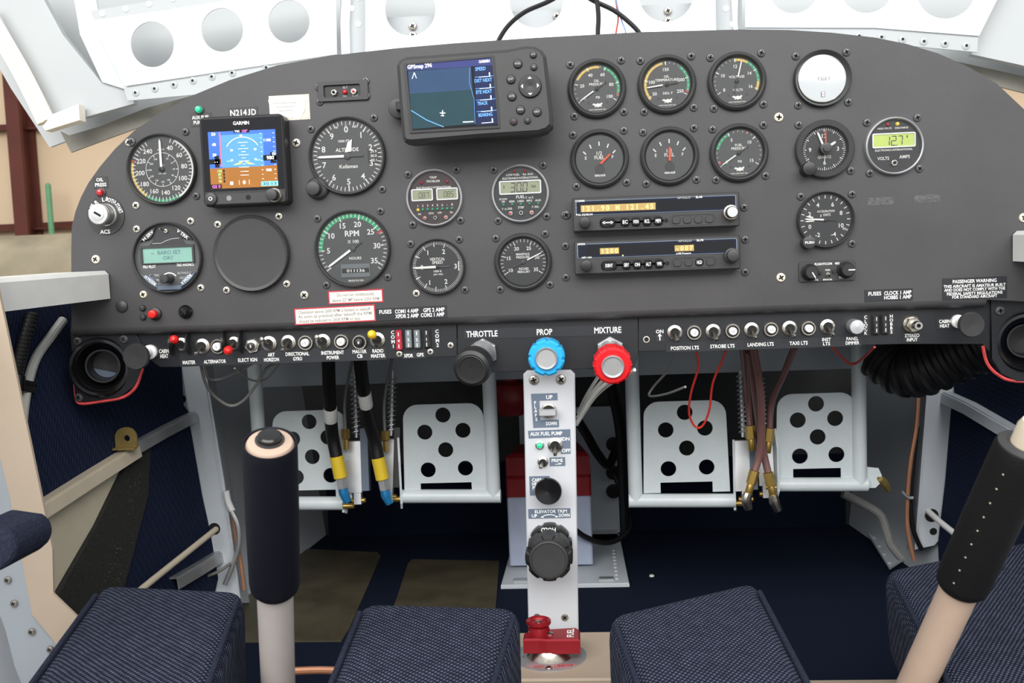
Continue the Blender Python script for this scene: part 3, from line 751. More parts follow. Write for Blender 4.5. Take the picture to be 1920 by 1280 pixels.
# ---- blank round cover
t, s = pthing('blank_cover', 'round black blanking cover below the attitude display', 'cover', 474, 475, group='round panel gauges')
MB().lathe([(70*s, 0), (70*s, .006), (68*s, .0078), (66*s, .0074), (64*s, .0066), (62*s, .0065)], 'bezel', 56).build('cover_plate', t)
for x, y in ((-.87, .78), (.75, .92), (-.75, -.92), (.85, -.82)): screw(t, x*71*s, y*71*s, 's')
# ---- vertical speed
g = Gauge('vertical_speed_indicator', 'vertical speed dial with ticks all round and a hand at zero', 'gauge', 821, 500, 52, 'thin', 'dial', [(-.92, .84), (.80, .92), (-.80, -.90), (.92, -.84)], 'bbsb')
g.ticks(0, 356, 90, .86, .98, .014)
g.ticks(270-110, 270+110, 9, .78, .98, .03)
for st_, x, y in (('1', -.36, .56), ('2', .26, .58), ('1', -.34, -.60), ('2', .30, -.58), ('3', .70, 0), ('0', -.62, .0)): g.tx(st_, x, y, .18)
g.tx('VERTICAL', .0, .30, .11, .60); g.tx('SPEED', 0, .17, .11, .42); g.tx('1000 ft.', 0, -.17, .08); g.tx('per min.', .02, -.28, .08)
g.p.tick(90, .80*g.rf, .84*g.rf, .36*g.rf, g.z, 'print')
g.needle(269, .92, .095, 'print', .50, 'dial_hazed', .07); g.done()
# ---- manifold pressure
g = Gauge('manifold_pressure_gauge', 'manifold pressure dial with hand pointing near thirty', 'gauge', 981, 491, 54, 'ring', 'dial', [(-.90, .84), (.78, .92), (-.82, -.90), (.88, -.80)])
A = lambda v: -122+(v-10)*(244/25.0)
g.ticks(A(10), A(35), 26, .86, .98, .02); g.ticks(A(10), A(35), 6, .78, .98, .035)
for v in (10, 15, 20, 25, 30, 35): g.num(str(v), A(v), .64, .15)
g.tx('MANIFOLD', 0, .34, .10, .58); g.tx('PRESSURE', 0, .21, .10, .58); g.tx('INCHES', .02, -.29, .10, .42); g.tx('MERCURY', .02, -.42, .10, .54)
for x in (-.36, .40): g.p.disc(.05*g.rf, g.z, 'bezel', 10, x*g.rf, -.62*g.rf)
g.needle(A(29.2), .90, .06, 'print', .55, 'dial_hazed', .09, 'dial_hazed', base=.2); g.done()
# ---- four 2 1/4 gauges with logo
def gstd(name, label, cx, cy, nums, title, unit, ang, arcs, r=55, k='b', tail=.5):
    g = Gauge(name, label, 'gauge', cx, cy, r, 'ring', 'dial_hazed', [(-.86, .84), (.84, .90), (-.78, -.86), (.88, -.80)], k)
    for a0, a1, m in arcs: g.arc(a0, a1, .86, .96, m)
    for st_, a in nums: g.p.tick(a, .82*g.rf, .97*g.rf, .035*g.rf, g.z, 'print'); g.num(st_, a, .64, .135)
    a0, a1 = nums[0][1], nums[-1][1]
    g.ticks(a0, a1, 21, .89, .96, .016)
    y = .34
    for ln in title: g.tx(ln, 0, y, .105, maxfit(ln, .105, 1.0)); y -= .14
    g.tx(unit, .03, -.36, .10)
    for sx in (-.36, .42): g.p.disc(.05*g.rf, g.z, 'bezel', 10, sx*g.rf, -.58*g.rf)
    # running-animal style emblem over a line of small print
    rf = g.rf
    em = [(-.22, -.66), (-.16, -.60), (-.05, -.64), (.02, -.60), (.10, -.63), (.20, -.58), (.22, -.64), (.16, -.70), (.20, -.77), (.12, -.74), (.02, -.78), (-.04, -.74), (-.12, -.78), (-.10, -.71)]
    g.p.flat([(x*rf, yy*rf) for x, yy in em], g.z, 'print'); g.tx("VAN'S AIRCRAFT INC", 0, -.87, .05, .74)
    g.needle(ang, .90, .06, 'print', tail, 'bezel', .08, 'bezel', base=.18); g.done(); return g
def maxfit(ln, h, mx): bw = glyphs(ln)[2]*h; return min(bw, mx)
gstd('oil_pressure_gauge', 'oil pressure dial, leftmost of the upper three small gauges', 1119, 167, [('0', -125), ('20', -76), ('40', -24), ('60', 24), ('80', 76), ('100', 122)], ['OIL', 'PRESSURE'], 'PSI', -124, [(-62, 8, 'p_yellow'), (20, 104, 'p_green'), (104, 108, 'p_red')])
gstd('oil_temperature_gauge', 'oil temperature dial with yellow and green arcs, hand pointing left', 1250, 159, [('50', -125), ('100', -78), ('150', -2), ('200', 74), ('250', 118)], ['OIL', 'TEMPERATURE'], 'DEG. F', -97, [(-130, -10, 'p_yellow'), (38, 108, 'p_green'), (108, 113, 'p_red')])
gstd('voltmeter_gauge', 'voltage dial with hand pointing just right of the top', 1381, 153, [('8', -122), ('10', -65), ('12', -4), ('14', 60), ('16', 112)], ['', 'VOLTAGE'], 'VOLTS', 14, [(-6, 30, 'p_yellow'), (30, 92, 'p_green'), (92, 116, 'p_yellow')])
gstd('fuel_pressure_gauge', 'fuel pressure dial above the radio stack with short green arc', 1385, 287, [('0', -125), ('5', -28), ('10', 46), ('15', 122)], ['FUEL', 'PRESSURE'], 'PSI', -124, [(-78, -30, 'p_green'), (22, 26, 'p_red'), (-118, -112, 'p_red')])
# ---- fuel quantity pair
def fuel(label, cx, cy, ang):
    g = Gauge('fuel_gauge', label, 'gauge', cx, cy, 55, 'ring', 'dial_hazed', [(-.86, .84), (.84, .90), (-.80, -.88), (.88, -.82)], 'b')
    for a, L in ((-58, .12), (-30, .10), (0, .12), (30, .10), (58, .12)):
        x = .74*math.sin(R(a)); y = .78*math.cos(R(a))-.20
        g.p.rect(x*g.rf, (y+.06)*g.rf, .05*g.rf, .17*g.rf, g.z, 'print', -R(a*.75))
    g.tx('E', -.58, .06, .13); g.tx('F', .56, .06, .13); g.tx('1/2', 0, .24, .15); g.tx('FUEL', 0, .06, .15, .42)
    g.rect(0, -.70, .44, .08, 'print'); g.p.text('ROCHESTER', 0, -.70*g.rf, .05*g.rf, 'print_black', .38*g.rf, g.z+.0001)
    g.needle(ang, .66, .10, 'needle_red', 0, hub=0, oy=-.25, base=.05, ox=.0); g.p.disc(.22*g.rf, g.z, 'bezel', 24, 0, -.45*g.rf); g.done()
fuel('fuel quantity dial with red hand near full', 1124, 298, 47)
fuel('fuel quantity dial with red hand straight up at half', 1255, 293, 1)
# ---- round instrument, mirror dome added and tilted to reflect the door light
g = Gauge('round_display', 'round instrument with mirrored face reflecting bright light at the upper right', 'display', 1541, 148, 54, 'thin', 'mirror_face', [(-.88, .82), (.84, .86), (-.82, -.86), (.88, -.84)], face=.84)
g.tx('TEST', .06, .0, .13, .6, 'print_dim'); g.rect(0, -.66, .16, .22, 'print_grey'); g.rect(0, -.61, .08, .07, 'print', .0001); g.rect(0, -.71, .08, .07, 'print', .0001)
g.p.v = [(x, y, z+.0030) for x, y, z in g.p.v]; g.done(glass=False)
MB().lathe([(g.rf*1.0*math.cos(R(90-9*k_)), .0018+.0016*math.sin(R(90-9*k_))) for k_ in range(10, -1, -1)], 'mirror_face', 56, cap=False).build('mirror_dome', g.t, Matrix.Rotation(R(-2.5), 4, 'X'))
# ---- clock
g = Gauge('panel_clock', 'quartz clock with crinkle black bezel and red hand', 'clock', 1545, 280, 55, 'crinkle', 'dial', [(-.84, .86), (2, 2), (-2, -2), (.88, -.76)], no_screw=(1, 2))
g.ticks(0, 354, 60, .88, .98, .02); g.ticks(0, 330, 12, .82, .98, .04)
g.tx('12', 0, .62, .19); g.tx('3', .62, 0, .19); g.tx('6', 0, -.62, .19); g.tx('9', -.66, 0, .19); g.tx('QUARTZ', .0, -.36, .12, .62)
g.needle(0, .90, .07, 'needle_red', 0, hub=0, z=.002, name='alarm_hand', ox=.06)
g.needle(-22, .88, .10, 'print', 0, hub=0, name='minute_hand'); g.needle(58, .62, .13, 'print', 0, hub=0, z=.0026, name='hour_hand'); g.needle(182, .68, .03, 'print', 0, hub=0, z=.0034, name='second_hand')
g.done()
MB().lathe([(.0055, .004), (.0058, .007), (.0058, .010), (.0035, .0105), (.0035, .013), (0, .0132)], 'bezel', 18, cap=False).build('centre_knob', g.t)
MB().cyl(.0072, .001, .017, 'black', 22, bev=.0012).build('setting_knob', g.t, Matrix.Translation((-.62*g.R, -.68*g.R, 0)))
# ---- accelerometer
g = Gauge('accelerometer', 'acceleration dial in g units with stacked white hands pointing left', 'gauge', 1547, 412, 54, 'thin', 'dial', [(-.82, .84), (.92, .84), (-2, -2), (.90, -.86)], no_screw=(2,), face=.89)
for i, v in enumerate(('-2', '0', '2', '4', '6', '8', '10', '-4')):
    a = (-152, -112, -68, -26, 26, 68, 112, 152)[i]; g.num(v, a, .66, .165)
g.ticks(0, 345, 24, .84, .97, .03)
g.tx('ACCELERATION', .02, .34, .085, .68); g.tx('g  UNITS', 0, .20, .10, .40)
g.needle(270+4, .84, .07, 'print', .45, 'bezel', .08, 'bezel'); g.needle(270+12, .80, .06, 'print', 0, hub=0, z=.0024, base=.5); g.needle(270-3, .82, .06, 'print', 0, hub=0, z=.0020, base=.45)
g.p.tick(118, .76*g.rf, .97*g.rf, .10*g.rf, g.z, 'print_dim')
q = MB().cyl(.0068, .001, .014, 'bezel', 20, bev=.001); q.text('PUSH', 0, 0, .0024, 'print', .009, .0142); q.build('reset_knob', g.t, Matrix.Translation((-.66*g.R, -.78*g.R, 0)))
g.done()
# ---- electronic gauges with chrome rings
SEG = {'0': 'abcdef', '1': 'bc', '2': 'abged', '3': 'abgcd', '5': 'afgcd', '7': 'abc', '8': 'abcdefg'}
def seg7(mb, st, x, y, h, z, m, sp=.70, slant=.10):
    w_ = h*.46; t = h*.09
    for ch_ in st:
        if ch_ == '.': mb.rect(x-sp*h*.5-h*.03, y-h/2, t*1.1, t*1.1, z, m); continue
        for q in SEG.get(ch_, ''):
            P = {'a': (0, h/2, w_, t), 'g': (0, 0, w_, t), 'd': (0, -h/2, w_, t), 'b': (w_/2, h/4, t, h*.42), 'c': (w_/2, -h/4, t, h*.42), 'f': (-w_/2, h/4, t, h*.42), 'e': (-w_/2, -h/4, t, h*.42)}[q]
            mb.rect(x+P[0]+P[1]*slant, y+P[1], P[2], P[3], z, m)
        x += sp*h
def led(t, x, y, r, m):
    MB().lathe([(r, .001), (r*.95, .0024), (r*.6, .0034), (0, .0038)], m, 12, cap=False).build('indicator_light', t, Matrix.Translation((x, y, 0)))
HEX = [(math.cos(R(60*i+10)), math.sin(R(60*i+10))) for i in range(6)]
def button(t, x, y, r, m='lens_red', ring='chrome'):
    q = MB().prism([(a*r*1.25, b*r*1.25) for a, b in HEX], .001, .003, ring, .0004); q.cyl(r*.9, .003, .0042, ring, 14); q.cyl(r*.55, .0042, .0055, m, 12, bev=.0003); q.build('push_button', t, Matrix.Translation((x, y, 0)))
def lcd(t, g, x, y, w_, h_, m, name='display_window'):
    rf = g.rf; q = MB()
    v, f = holed(rrect(x*rf, y*rf, (w_+.10)*rf, (h_+.10)*rf, .06*rf), [rrect(x*rf, y*rf, w_*rf, h_*rf, .03*rf)], .0013, .0024, 'silver'); q.add(v, f, 'silver')
    q.rect(x*rf, y*rf, w_*1.01*rf, h_*1.01*rf, .0015, m); return q
SC4 = [(-.88, .84), (.80, .92), (-.80, -.88), (.86, -.80)]
g = Gauge('temperature_monitor', 'maroon-faced temperature monitor with two small LCD windows', 'gauge', 815, 371, 53, 'chrome', 'dial_maroon', SC4)
g.tx('TEMP', -.02, .78, .085); g.tx('PROBLEM', -.02, .64, .085); g.tx('ELECTRONICS INTERNATIONAL', 0, .40, .075, 1.36)
for x, v in ((-.47, '087'), (.50, '085')):
    q = lcd(g.t, g, x, .13, .74, .36, 'lcd'); seg7(q, v, (x-.08)*g.rf, .12*g.rf, .20*g.rf, .0017, 'lcd_seg'); q.build('display_window', g.t)
for x in (-.48, .52): led(g.t, x*g.rf, .60*g.rf, .065*g.rf, 'lens_red')
for i in range(8):
    x = -.66+i*.19; led(g.t, x*g.rf, -.43*g.rf, .06*g.rf, 'lens_yellow' if i == 0 else 'lens_green_dim'); g.tx(str(i+1) if i != 6 else '-', x, -.28, .085)
g.tx('PK', -.60, -.60, .07); g.tx('SCN', -.16, -.58, .07); g.tx('STP', .18, -.58, .07); g.tx('PK', .64, -.58, .07)
for x, m in ((-.40, 'lens_red'), (0, 'hole'), (.42, 'lens_red')): button(g.t, x*g.rf, -.76*g.rf, .075*g.rf, m)
g.done()
g = Gauge('fuel_flow_monitor', 'chrome-ringed fuel flow monitor with wide LCD reading thirty', 'gauge', 976, 363, 54, 'chrome', 'dial', SC4)
g.tx('LOW FUEL', -.26, .72, .075); g.tx('R/L AUX', .32, .72, .075); g.tx('ELECTRONICS INTERNATIONAL', .02, .59, .075, 1.36)
q = lcd(g.t, g, 0, .24, 1.50, .42, 'lcd'); seg7(q, '30.0', -.28*g.rf, .24*g.rf, .33*g.rf, .0017, 'lcd_seg'); q.text('Gal', .50*g.rf, .26*g.rf, .09*g.rf, 'lcd_seg', z=.0017); q.rect(-.62*g.rf, .28*g.rf, .03*g.rf, .14*g.rf, .0017, 'lcd_seg'); q.build('display_window', g.t)
for x in (-.20, .20): led(g.t, x*g.rf, .85*g.rf, .06*g.rf, 'lens_red')
g.tx('FUEL', 0, -.12, .11); 
for i, ln in enumerate(('HP', 'REM.', 'USED', 'MPG', 'AUX')): x = -.66+i*.33; led(g.t, x*g.rf, -.40*g.rf, .055*g.rf, 'lens_green_dim'); g.tx(ln, x, -.28, .075)
g.tx('FLOW', -.66, -.18, .075); g.tx('T. to E.', .34, -.16, .075); g.tx('F. to DES.', -.52, -.55, .07); g.tx('STEP', 0, -.52, .08); g.tx('F. RES.', .56, -.52, .07)
for x, m in ((-.40, 'lens_red'), (0, 'hole'), (.40, 'lens_red')): button(g.t, x*g.rf, -.73*g.rf, .08*g.rf, m)
g.done()
g = Gauge('volt_ammeter', 'chrome-ringed volt and amp meter with yellow-green LCD', 'gauge', 1675, 274, 55, 'chrome', 'dial', SC4)
led(g.t, -.22*g.rf, .82*g.rf, .075*g.rf, 'lens_red'); led(g.t, .14*g.rf, .83*g.rf, .075*g.rf, 'lens_yellow')
g.tx('HIGH VOLTS', -.34, .68, .065); g.tx('DISCHARGE', .30, .68, .065); g.tx('ELECTRONICS INTERNATIONAL', 0, -.14, .075, 1.40)
q = lcd(g.t, g, 0, .22, 1.52, .46, 'lcd_green'); seg7(q, '12.7', -.24*g.rf, .20*g.rf, .34*g.rf, .0017, 'lcd_seg', .70); q.rect(.50*g.rf, .34*g.rf, .04*g.rf, .10*g.rf, .0017, 'lcd_seg'); q.build('display_window', g.t)
g.tx('VOLTS', -.40, -.45, .12, .44); g.tx('AMPS', .40, -.42, .12, .40); button(g.t, 0, -.64*g.rf, .11*g.rf, 'hole'); g.done()

# ---- autopilot
g = Gauge('autopilot_unit', 'round autopilot controller with teal text display and black knob', 'autopilot', 316, 483, 65, 'thin', 'dial_hazed', [(-.84, .82), (.70, .97), (-.78, -.98), (.86, -.86)], 'sscs', group='avionics', face=.955)
rf = g.rf
q = MB(); v, f = holed(rrect(.0, .10*rf, 1.62*rf, .54*rf, .03*rf), [rrect(.0, .08*rf, 1.50*rf, .44*rf)], .0013, .0032, 'bezel'); q.add(v, f, 'bezel')
q.rect(0, .08*rf, 1.52*rf, .46*rf, .0015, 'lcd_teal'); q.text('--  BARO SET', -.05*rf, .16*rf, .11*rf, 'lcd_teal_seg', .9*rf, .0017); q.text('OK?', 0, 0, .11*rf, 'lcd_teal_seg', .3*rf, .0017); q.build('display_window', g.t)
g.tx('PRO PILOT', -.58, -.24, .085, .38); g.tx('TRIO AVIONICS', .50, -.22, .085, .52)
g.p.arc(.24*rf, .27*rf, -52, 52, g.z, 'print'); 
g.p.v = [(x, y-.70*rf, z) if abs(math.hypot(x, y)-.255*rf) < .02*rf and y > .1*rf and z == g.z else (x, y, z) for x, y, z in g.p.v]
pts = [(-.44, .43), (-.18, .43), (-.02, .50), (.16, .55), (.38, .56)]
for a, b in zip(pts[:-1], pts[1:]):
    L = math.hypot(b[0]-a[0], b[1]-a[1]); g.p.rect((a[0]+b[0])/2*rf, (a[1]+b[1])/2*rf, L*rf, .015*rf, g.z, 'print_dim', math.atan2(b[1]-a[1], b[0]-a[0]))
for i, ln in enumerate(('TRK', 'CRS', 'INT')): g.tx(ln, -.38, -.50-i*.14, .06, m='print_dim')
for i, ln in enumerate(('ALT/HLD', 'AS/VS', 'ALT')): g.tx(ln, .42, -.46-i*.14, .06, m='print_dim')
for x, y in ((-.56, -.50), (-.48, -.62), (-.42, -.76), (.66, -.46), (.60, -.58), (.54, -.72)): led(g.t, x*rf, y*rf, .035*rf, 'print_grey')
for a, m in ((-38, 'bezel'), (38, 'bezel'), (-140, 'label_grey'), (140, 'label_grey')):      # curved edge buttons
    q = MB(); pts = []
    for i in range(9): t_ = R(a-20+40*i/8); pts.append((.94*rf*math.sin(t_), .94*rf*math.cos(t_)))
    for i in range(9): t_ = R(a+20-40*i/8); d = .94-.20*math.sin(math.pi*i/8); pts.append((d*rf*math.sin(t_), d*rf*math.cos(t_)))
    q.prism(pts, .0013, .0042, m, .0005)
    q.text({-38: 'H SRV', 38: 'V TRK', -140: 'H MODE', 140: 'V MODE'}[a], .845*rf*math.sin(R(a)), .845*rf*math.cos(R(a)), .09*rf, 'print', .40*rf, .0044, R(-a if abs(a) < 90 else (-a+180)))
    q.build('edge_button', g.t)
q = MB().box(0, -.88*rf, .74*rf, .13*rf, .0013, .0040, 'label_grey', .0006, .04*rf); q.build('lower_button', g.t)
q = MB().prism([(-.60*rf, .32*rf), (.60*rf, .36*rf), (.52*rf, .46*rf), (.26*rf, .93*rf), (-.26*rf, .93*rf), (-.44*rf, .48*rf)], .0012, .00135, 'dial'); q.build('mode_panel', g.t)
MB().lathe([(.13*rf, .0014), (.13*rf, .018), (.11*rf, .0188), (0, .019)], 'bezel', 20, cap=False).build('selector_knob', g.t, Matrix.Translation((.02*rf, -.62*rf, 0)))
q = MB().cyl(.06*rf, .001, .003, 'nickel', 12); q.tube([(0, 0, .002), (-.09*rf, .06*rf, .010)], .022*rf, 'nickel', 8, sm=1); q.build('toggle_lever', g.t, Matrix.Translation((.0, .78*rf, 0)))
g.done(glass=False)
# ================================================================== AVIONICS ON THE PANEL
def lrel(c, px, py, Y=0.0): a = PY(px, py, Y); b = PY(c[0], c[1], Y); return (a.x-b.x, a.z-b.z)
# ---- attitude display
c = (456, 301); t, s = pthing('attitude_display', 'square black electronic flight display with blue and brown screen', 'display', *c, group='avionics', front=.020, roll=-.3)
W_, H_ = 158*s, 164*s; D = .020
MB().box(0, 0, W_, H_, 0, D, 'black', .0018, .006).build('housing', t)
MB().box(0, -.415*H_, W_*.96, H_*.12, D, D+.0012, 'bezel', .0004, .002).build('control_strip', t)
q = MB(); z = D+.0002
q.box(0, .07*H_, W_*.95, H_*.80, D-.001, z, 'scr_black'); q.text('GARMIN', 0, .415*H_, .038*H_, 'print', .19*W_, z+.0001)
q.build('screen_glass', t)
q = MB(); z += .0002; x0, x1, y0, y1 = -.40*W_, .40*W_, -.30*H_, .33*H_; hz = -.075*H_
q.flat([(x0, hz), (x1, hz+.01*H_), (x1, y1), (x0, y1)], z, 'scr_sky'); q.flat([(x0, y0), (x1, y0), (x1, hz+.01*H_), (x0, hz)], z, 'scr_ground')
q.rect(0, .11*H_, .50*W_, .36*H_, z+.00005, 'scr_sky2')
z += .0001
for i in range(9): q.rect(-.05*W_+.06*W_, (.20-i*.034)*H_, (.05 if i % 2 else .12)*W_, .004*H_, z, 'scr_white')
q.arc(.215*W_, .222*W_, -58, 58, z, 'scr_white'); q.v[-50:] = [(x, y+.05*H_, zz) for x, y, zz in q.v[-50:]]
q.flat([(-.03*W_, .285*H_), (.01*W_, .285*H_), (-.01*W_, .262*H_)], z, 'scr_white')
for sg in (-1, 1): q.flat([(0.01*W_, .0*H_), (.01*W_+sg*.13*W_, -.045*H_), (.01*W_+sg*.05*W_, -.04*H_)], z, 'scr_yellow')
for sg in (-1, 1): q.rect(.01*W_+sg*.17*W_, .0, .06*W_, .008*H_, z, 'scr_green')
q.rect(-.26*W_, .13*H_, .014*W_, .38*H_, z, 'scr_red')
for i, v in enumerate(('50', '40', '30')): q.text(v, -.335*W_, (.305-i*.115)*H_, .032*H_, 'scr_white', z=z)
q.text('1100', .30*W_, .215*H_, .030*H_, 'scr_white', z=z); q.text('900', .30*W_, -.115*H_, .030*H_, 'scr_white', z=z)
for i in range(12): q.rect(.225*W_, (-.26+i*.05)*H_, .02*W_, .004*H_, z, 'scr_white'); q.rect(.375*W_, (-.26+i*.05)*H_, .02*W_, .004*H_, z, 'scr_white')
q.rect(.325*W_, .02*H_, .17*W_, .06*H_, z, 'scr_black'); q.rect(.36*W_, .02*H_, .07*W_, .12*H_, z, 'scr_black'); q.text('980', .325*W_, .02*H_, .04*H_, 'scr_white', z=z+.0001); q.text('00', .37*W_, .062*H_, .03*H_, 'scr_white', z=z+.0001)
q.rect(-.34*W_, .0, .15*W_, .055*H_, z, 'scr_black'); q.rect(-.31*W_, .0, .05*W_, .13*H_, z, 'scr_black'); q.text('- -', -.32*W_, 0, .03*H_, 'scr_white', z=z+.0001)
q.rect(0, .325*H_, .19*W_, .034*H_, z, 'scr_black'); q.text('TRK', -.05*W_, .325*H_, .022*H_, 'scr_white', z=z+.0001); q.text('150°', .04*W_, .325*H_, .026*H_, 'scr_magenta', z=z+.0001)
for i, v in enumerate(('135', '87', '79', '76')): q.text(v, -.285*W_, (-.105-i*.038)*H_, .026*H_, 'scr_green', z=z); q.rect(-.235*W_, (-.105-i*.038)*H_, .018*W_, .028*H_, z, 'scr_black')
q.rect(.30*W_, -.265*H_, .20*W_, .05*H_, z, 'scr_cyan'); q.text('30.13', .30*W_, -.265*H_, .034*H_, 'print_black', .16*W_, z+.0001)
q.rect(-.335*W_, -.275*H_, .13*W_, .045*H_, z, 'scr_black'); q.text('GS 0', -.335*W_, -.275*H_, .03*H_, 'scr_magenta', .10*W_, z+.0001)
for i, x in enumerate((-.06, .0, .06)): q.rect(x*W_, -.24*H_, .004*W_, .05*H_, z, 'scr_white')
q.disc(.018*W_, z, 'scr_white', 14, 0, -.24*H_); q.rect(-.15*W_, -.245*H_, .035*W_, .035*H_, z, 'scr_white')
for y in (.14, .03): q.text('20' if y > .1 else '10', -.13*W_, y*H_-.02*H_, .022*H_, 'scr_white', z=z); q.text('20' if y > .1 else '10', .15*W_, y*H_-.02*H_, .022*H_, 'scr_white', z=z)
for x in (.02, .06): q.rect(.01*W_, (-.10-x)*H_, .10*W_, .004*H_, z, 'scr_white')
q.build('screen_image', t)
MB().cyl(.0066, D, D+.004, 'bezel', 20, bev=.001).text('O', 0, 0, .004, 'print', z=D+.0041).build('power_button', t, Matrix.Translation((-.40*W_, -.41*H_, 0)))
q = MB().lathe([(.0078, D), (.0078, D+.004), (.0070, D+.005)], 'nickel', 22); q.cyl(.0062, D+.005, D+.016, 'bezel', 22, bev=.001); q.build('rotary_knob', t, Matrix.Translation((.36*W_, -.40*H_, 0)))
q = MB().disc(.0028, D+.0013, 'hole', 14); q.build('card_slot_screw', t, Matrix.Translation((.04*W_, -.41*H_, 0)))
MB().disc(.0028, D+.0013, 'print_grey', 14).build('light_sensor', t, Matrix.Translation((-.19*W_, -.41*H_, 0)))
# ---- moving map unit
c = (888, 178); t, s = pthing('moving_map_receiver', 'dark grey portable GPS map unit with round buttons clamped on the panel', 'GPS', *c, group='avionics', front=.058)
G0 = .030; G1 = .058
mm = lambda x, y: ((x-c[0])*s, -(y-c[1])*s)
T = lambda pts: [lrel(c, x, y, -G1) for x, y in pts]
body = T([(743, 122), (748, 112), (760, 106), (880, 97), (950, 92), (985, 85), (1002, 86), (1016, 93), (1024, 105), (1030, 160), (1036, 215), (1036, 235), (1026, 245), (1010, 250), (900, 257), (770, 268), (758, 266), (754, 258), (748, 190)])
MB().prism(body, G0, G1-.008, 'gps_case').build('rear_shell', t)
MB().prism(body, G1-.008, G1, 'gps_case', .0035).build('front_shell', t)
sc_out = T([(757, 119), (926, 104), (938, 240), (769, 250)])
q = MB(); v, f = holed(sc_out, [T([(762, 122), (922, 108), (934, 236), (774, 245)])], G1-.0005, G1+.0014, 'black'); q.add(v, f, 'black'); q.build('screen_surround', t)
q = MB(); z = G1+.0004
q.flat(T([(762, 122), (922, 108), (934, 236), (774, 245)]), z, 'scr_black')
q.flat(T([(762, 122), (922, 108), (923, 122), (763, 133)]), z+.0001, 'map_top')
q.flat(T([(765, 134), (883, 125), (891, 232), (773, 242)]), z+.0001, 'map_field')
q.flat(T([(768, 176), (830, 172), (887, 168), (891, 232), (773, 242)]), z+.0002, 'map_field2')
q.flat(T([(889, 125), (923, 122), (933, 232), (893, 235)]), z+.0001, 'map_box')
tl = math.atan2(T([(922, 108)])[0][1]-T([(762, 122)])[0][1], T([(922, 108)])[0][0]-T([(762, 122)])[0][0])
def gt(st_, px, py, h, m, wpx): a = T([(px, py)])[0]; q.text(st_, a[0], a[1], h*s, m, wpx*s, z+.0003, tl)
gt('GPSmap 296', 787, 124, 7, 'scr_white', 46); gt('GARMIN', 908, 115, 5, 'scr_white', 20)
for i, ln in enumerate(('SPEED', 'DIST NEXT', 'ETE NEXT', 'TRACK', 'BEARING')):
    y0_ = 129+i*21.5; x0_ = 905+i*1.3
    gt(ln, x0_-(4 if len(ln) < 6 else 0), y0_+(0), 6.2, 'map_blue', 3.3*len(ln)+3); a = T([(x0_+4, y0_+15)])[0]; q.rect(a[0], a[1], 22*s, 1.0*s, z+.0003, 'scr_white', tl)
    a = T([(x0_+13, y0_+10)])[0]; q.rect(a[0], a[1], 2*s, 6*s, z+.0003, 'scr_white', tl)
    if i: a = T([(x0_+3, y0_-7)])[0]; q.rect(a[0], a[1], 38*s, .8*s, z+.0003, 'map_blue', tl)
def line(pts, wd, m):
    pts = T(pts)
    for a, b in zip(pts[:-1], pts[1:]): q.rect((a[0]+b[0])/2, (a[1]+b[1])/2, math.hypot(b[0]-a[0], b[1]-a[1]), wd*s, z+.0003, m, math.atan2(b[1]-a[1], b[0]-a[0]))
line([(771, 207), (800, 225), (832, 238)], 1.3, 'map_blue'); line([(881, 127), (880, 155), (889, 185), (891, 232)], .5, 'map_blue')
line([(868, 229), (888, 228)], 1.6, 'scr_white'); line([(825, 212), (835, 212)], 1.5, 'scr_white'); line([(830, 207), (830, 218)], 1.5, 'scr_white'); line([(827, 217), (833, 217)], 1.2, 'scr_white'); line([(773, 148), (777, 136), (781, 147)], 1, 'scr_white')
q.build('screen_image', t)
for x, y, r, tx_ in ((971, 120, 8.5, 'PAGE'), (1000, 103, 6.5, 'OUT'), (1001, 126, 6.5, 'IN'), (958, 149, 8.5, 'QUIT'), (960, 181, 8.5, 'ENTER'), (976, 206, 8.5, 'MENU'), (1007, 210, 8.5, 'NRST'), (963, 228, 7, 'o'), (989, 226, 6.5, '>')):
    a = T([(x, y)])[0]; q2 = MB().lathe([(r*s, G1-.001), (r*s, G1+.0012), (r*s*.85, G1+.0022), (0, G1+.0026)], 'black', 18, cap=False)
    q2.text(tx_, 0, 0, r*s*.42, 'print_dim' if tx_ != 'o' else 'lens_red', r*s*1.2 if len(tx_) > 2 else None, G1+.0028, tl); q2.build('round_button', t, Matrix.Translation((a[0], a[1], 0)))
a = T([(994, 162)])[0]; q2 = MB().lathe([(21.5*s, G1-.001), (21.5*s, G1+.001), (20*s, G1+.003), (12*s, G1+.0032), (0, G1+.0024)], 'black', 30, cap=False)
for an in range(4):
    q2.flat([(x*math.cos(R(an*90))-y*math.sin(R(an*90)), x*math.sin(R(an*90))+y*math.cos(R(an*90))) for x, y in ((-4*s, 13*s), (4*s, 13*s), (0, 17*s))], G1+.0034, 'print')
q2.build('rocker_pad', t, Matrix.Translation((a[0], a[1], 0)))
a = T([(733, 191)])[0]; q2 = MB().cyl(20*s, .010, .020, 'bezel', 24, bev=.001); q2.box(10*s, 0, 20*s, 16*s, .020, .032, 'black', .001); q2.build('clamp_knob', t, Matrix.Translation((a[0], a[1], 0)))
a = T([(890, 190)])[0]; MB().box(a[0], a[1], .06, .04, 0, G0, 'black', .002, .004).build('mount_bracket', t)
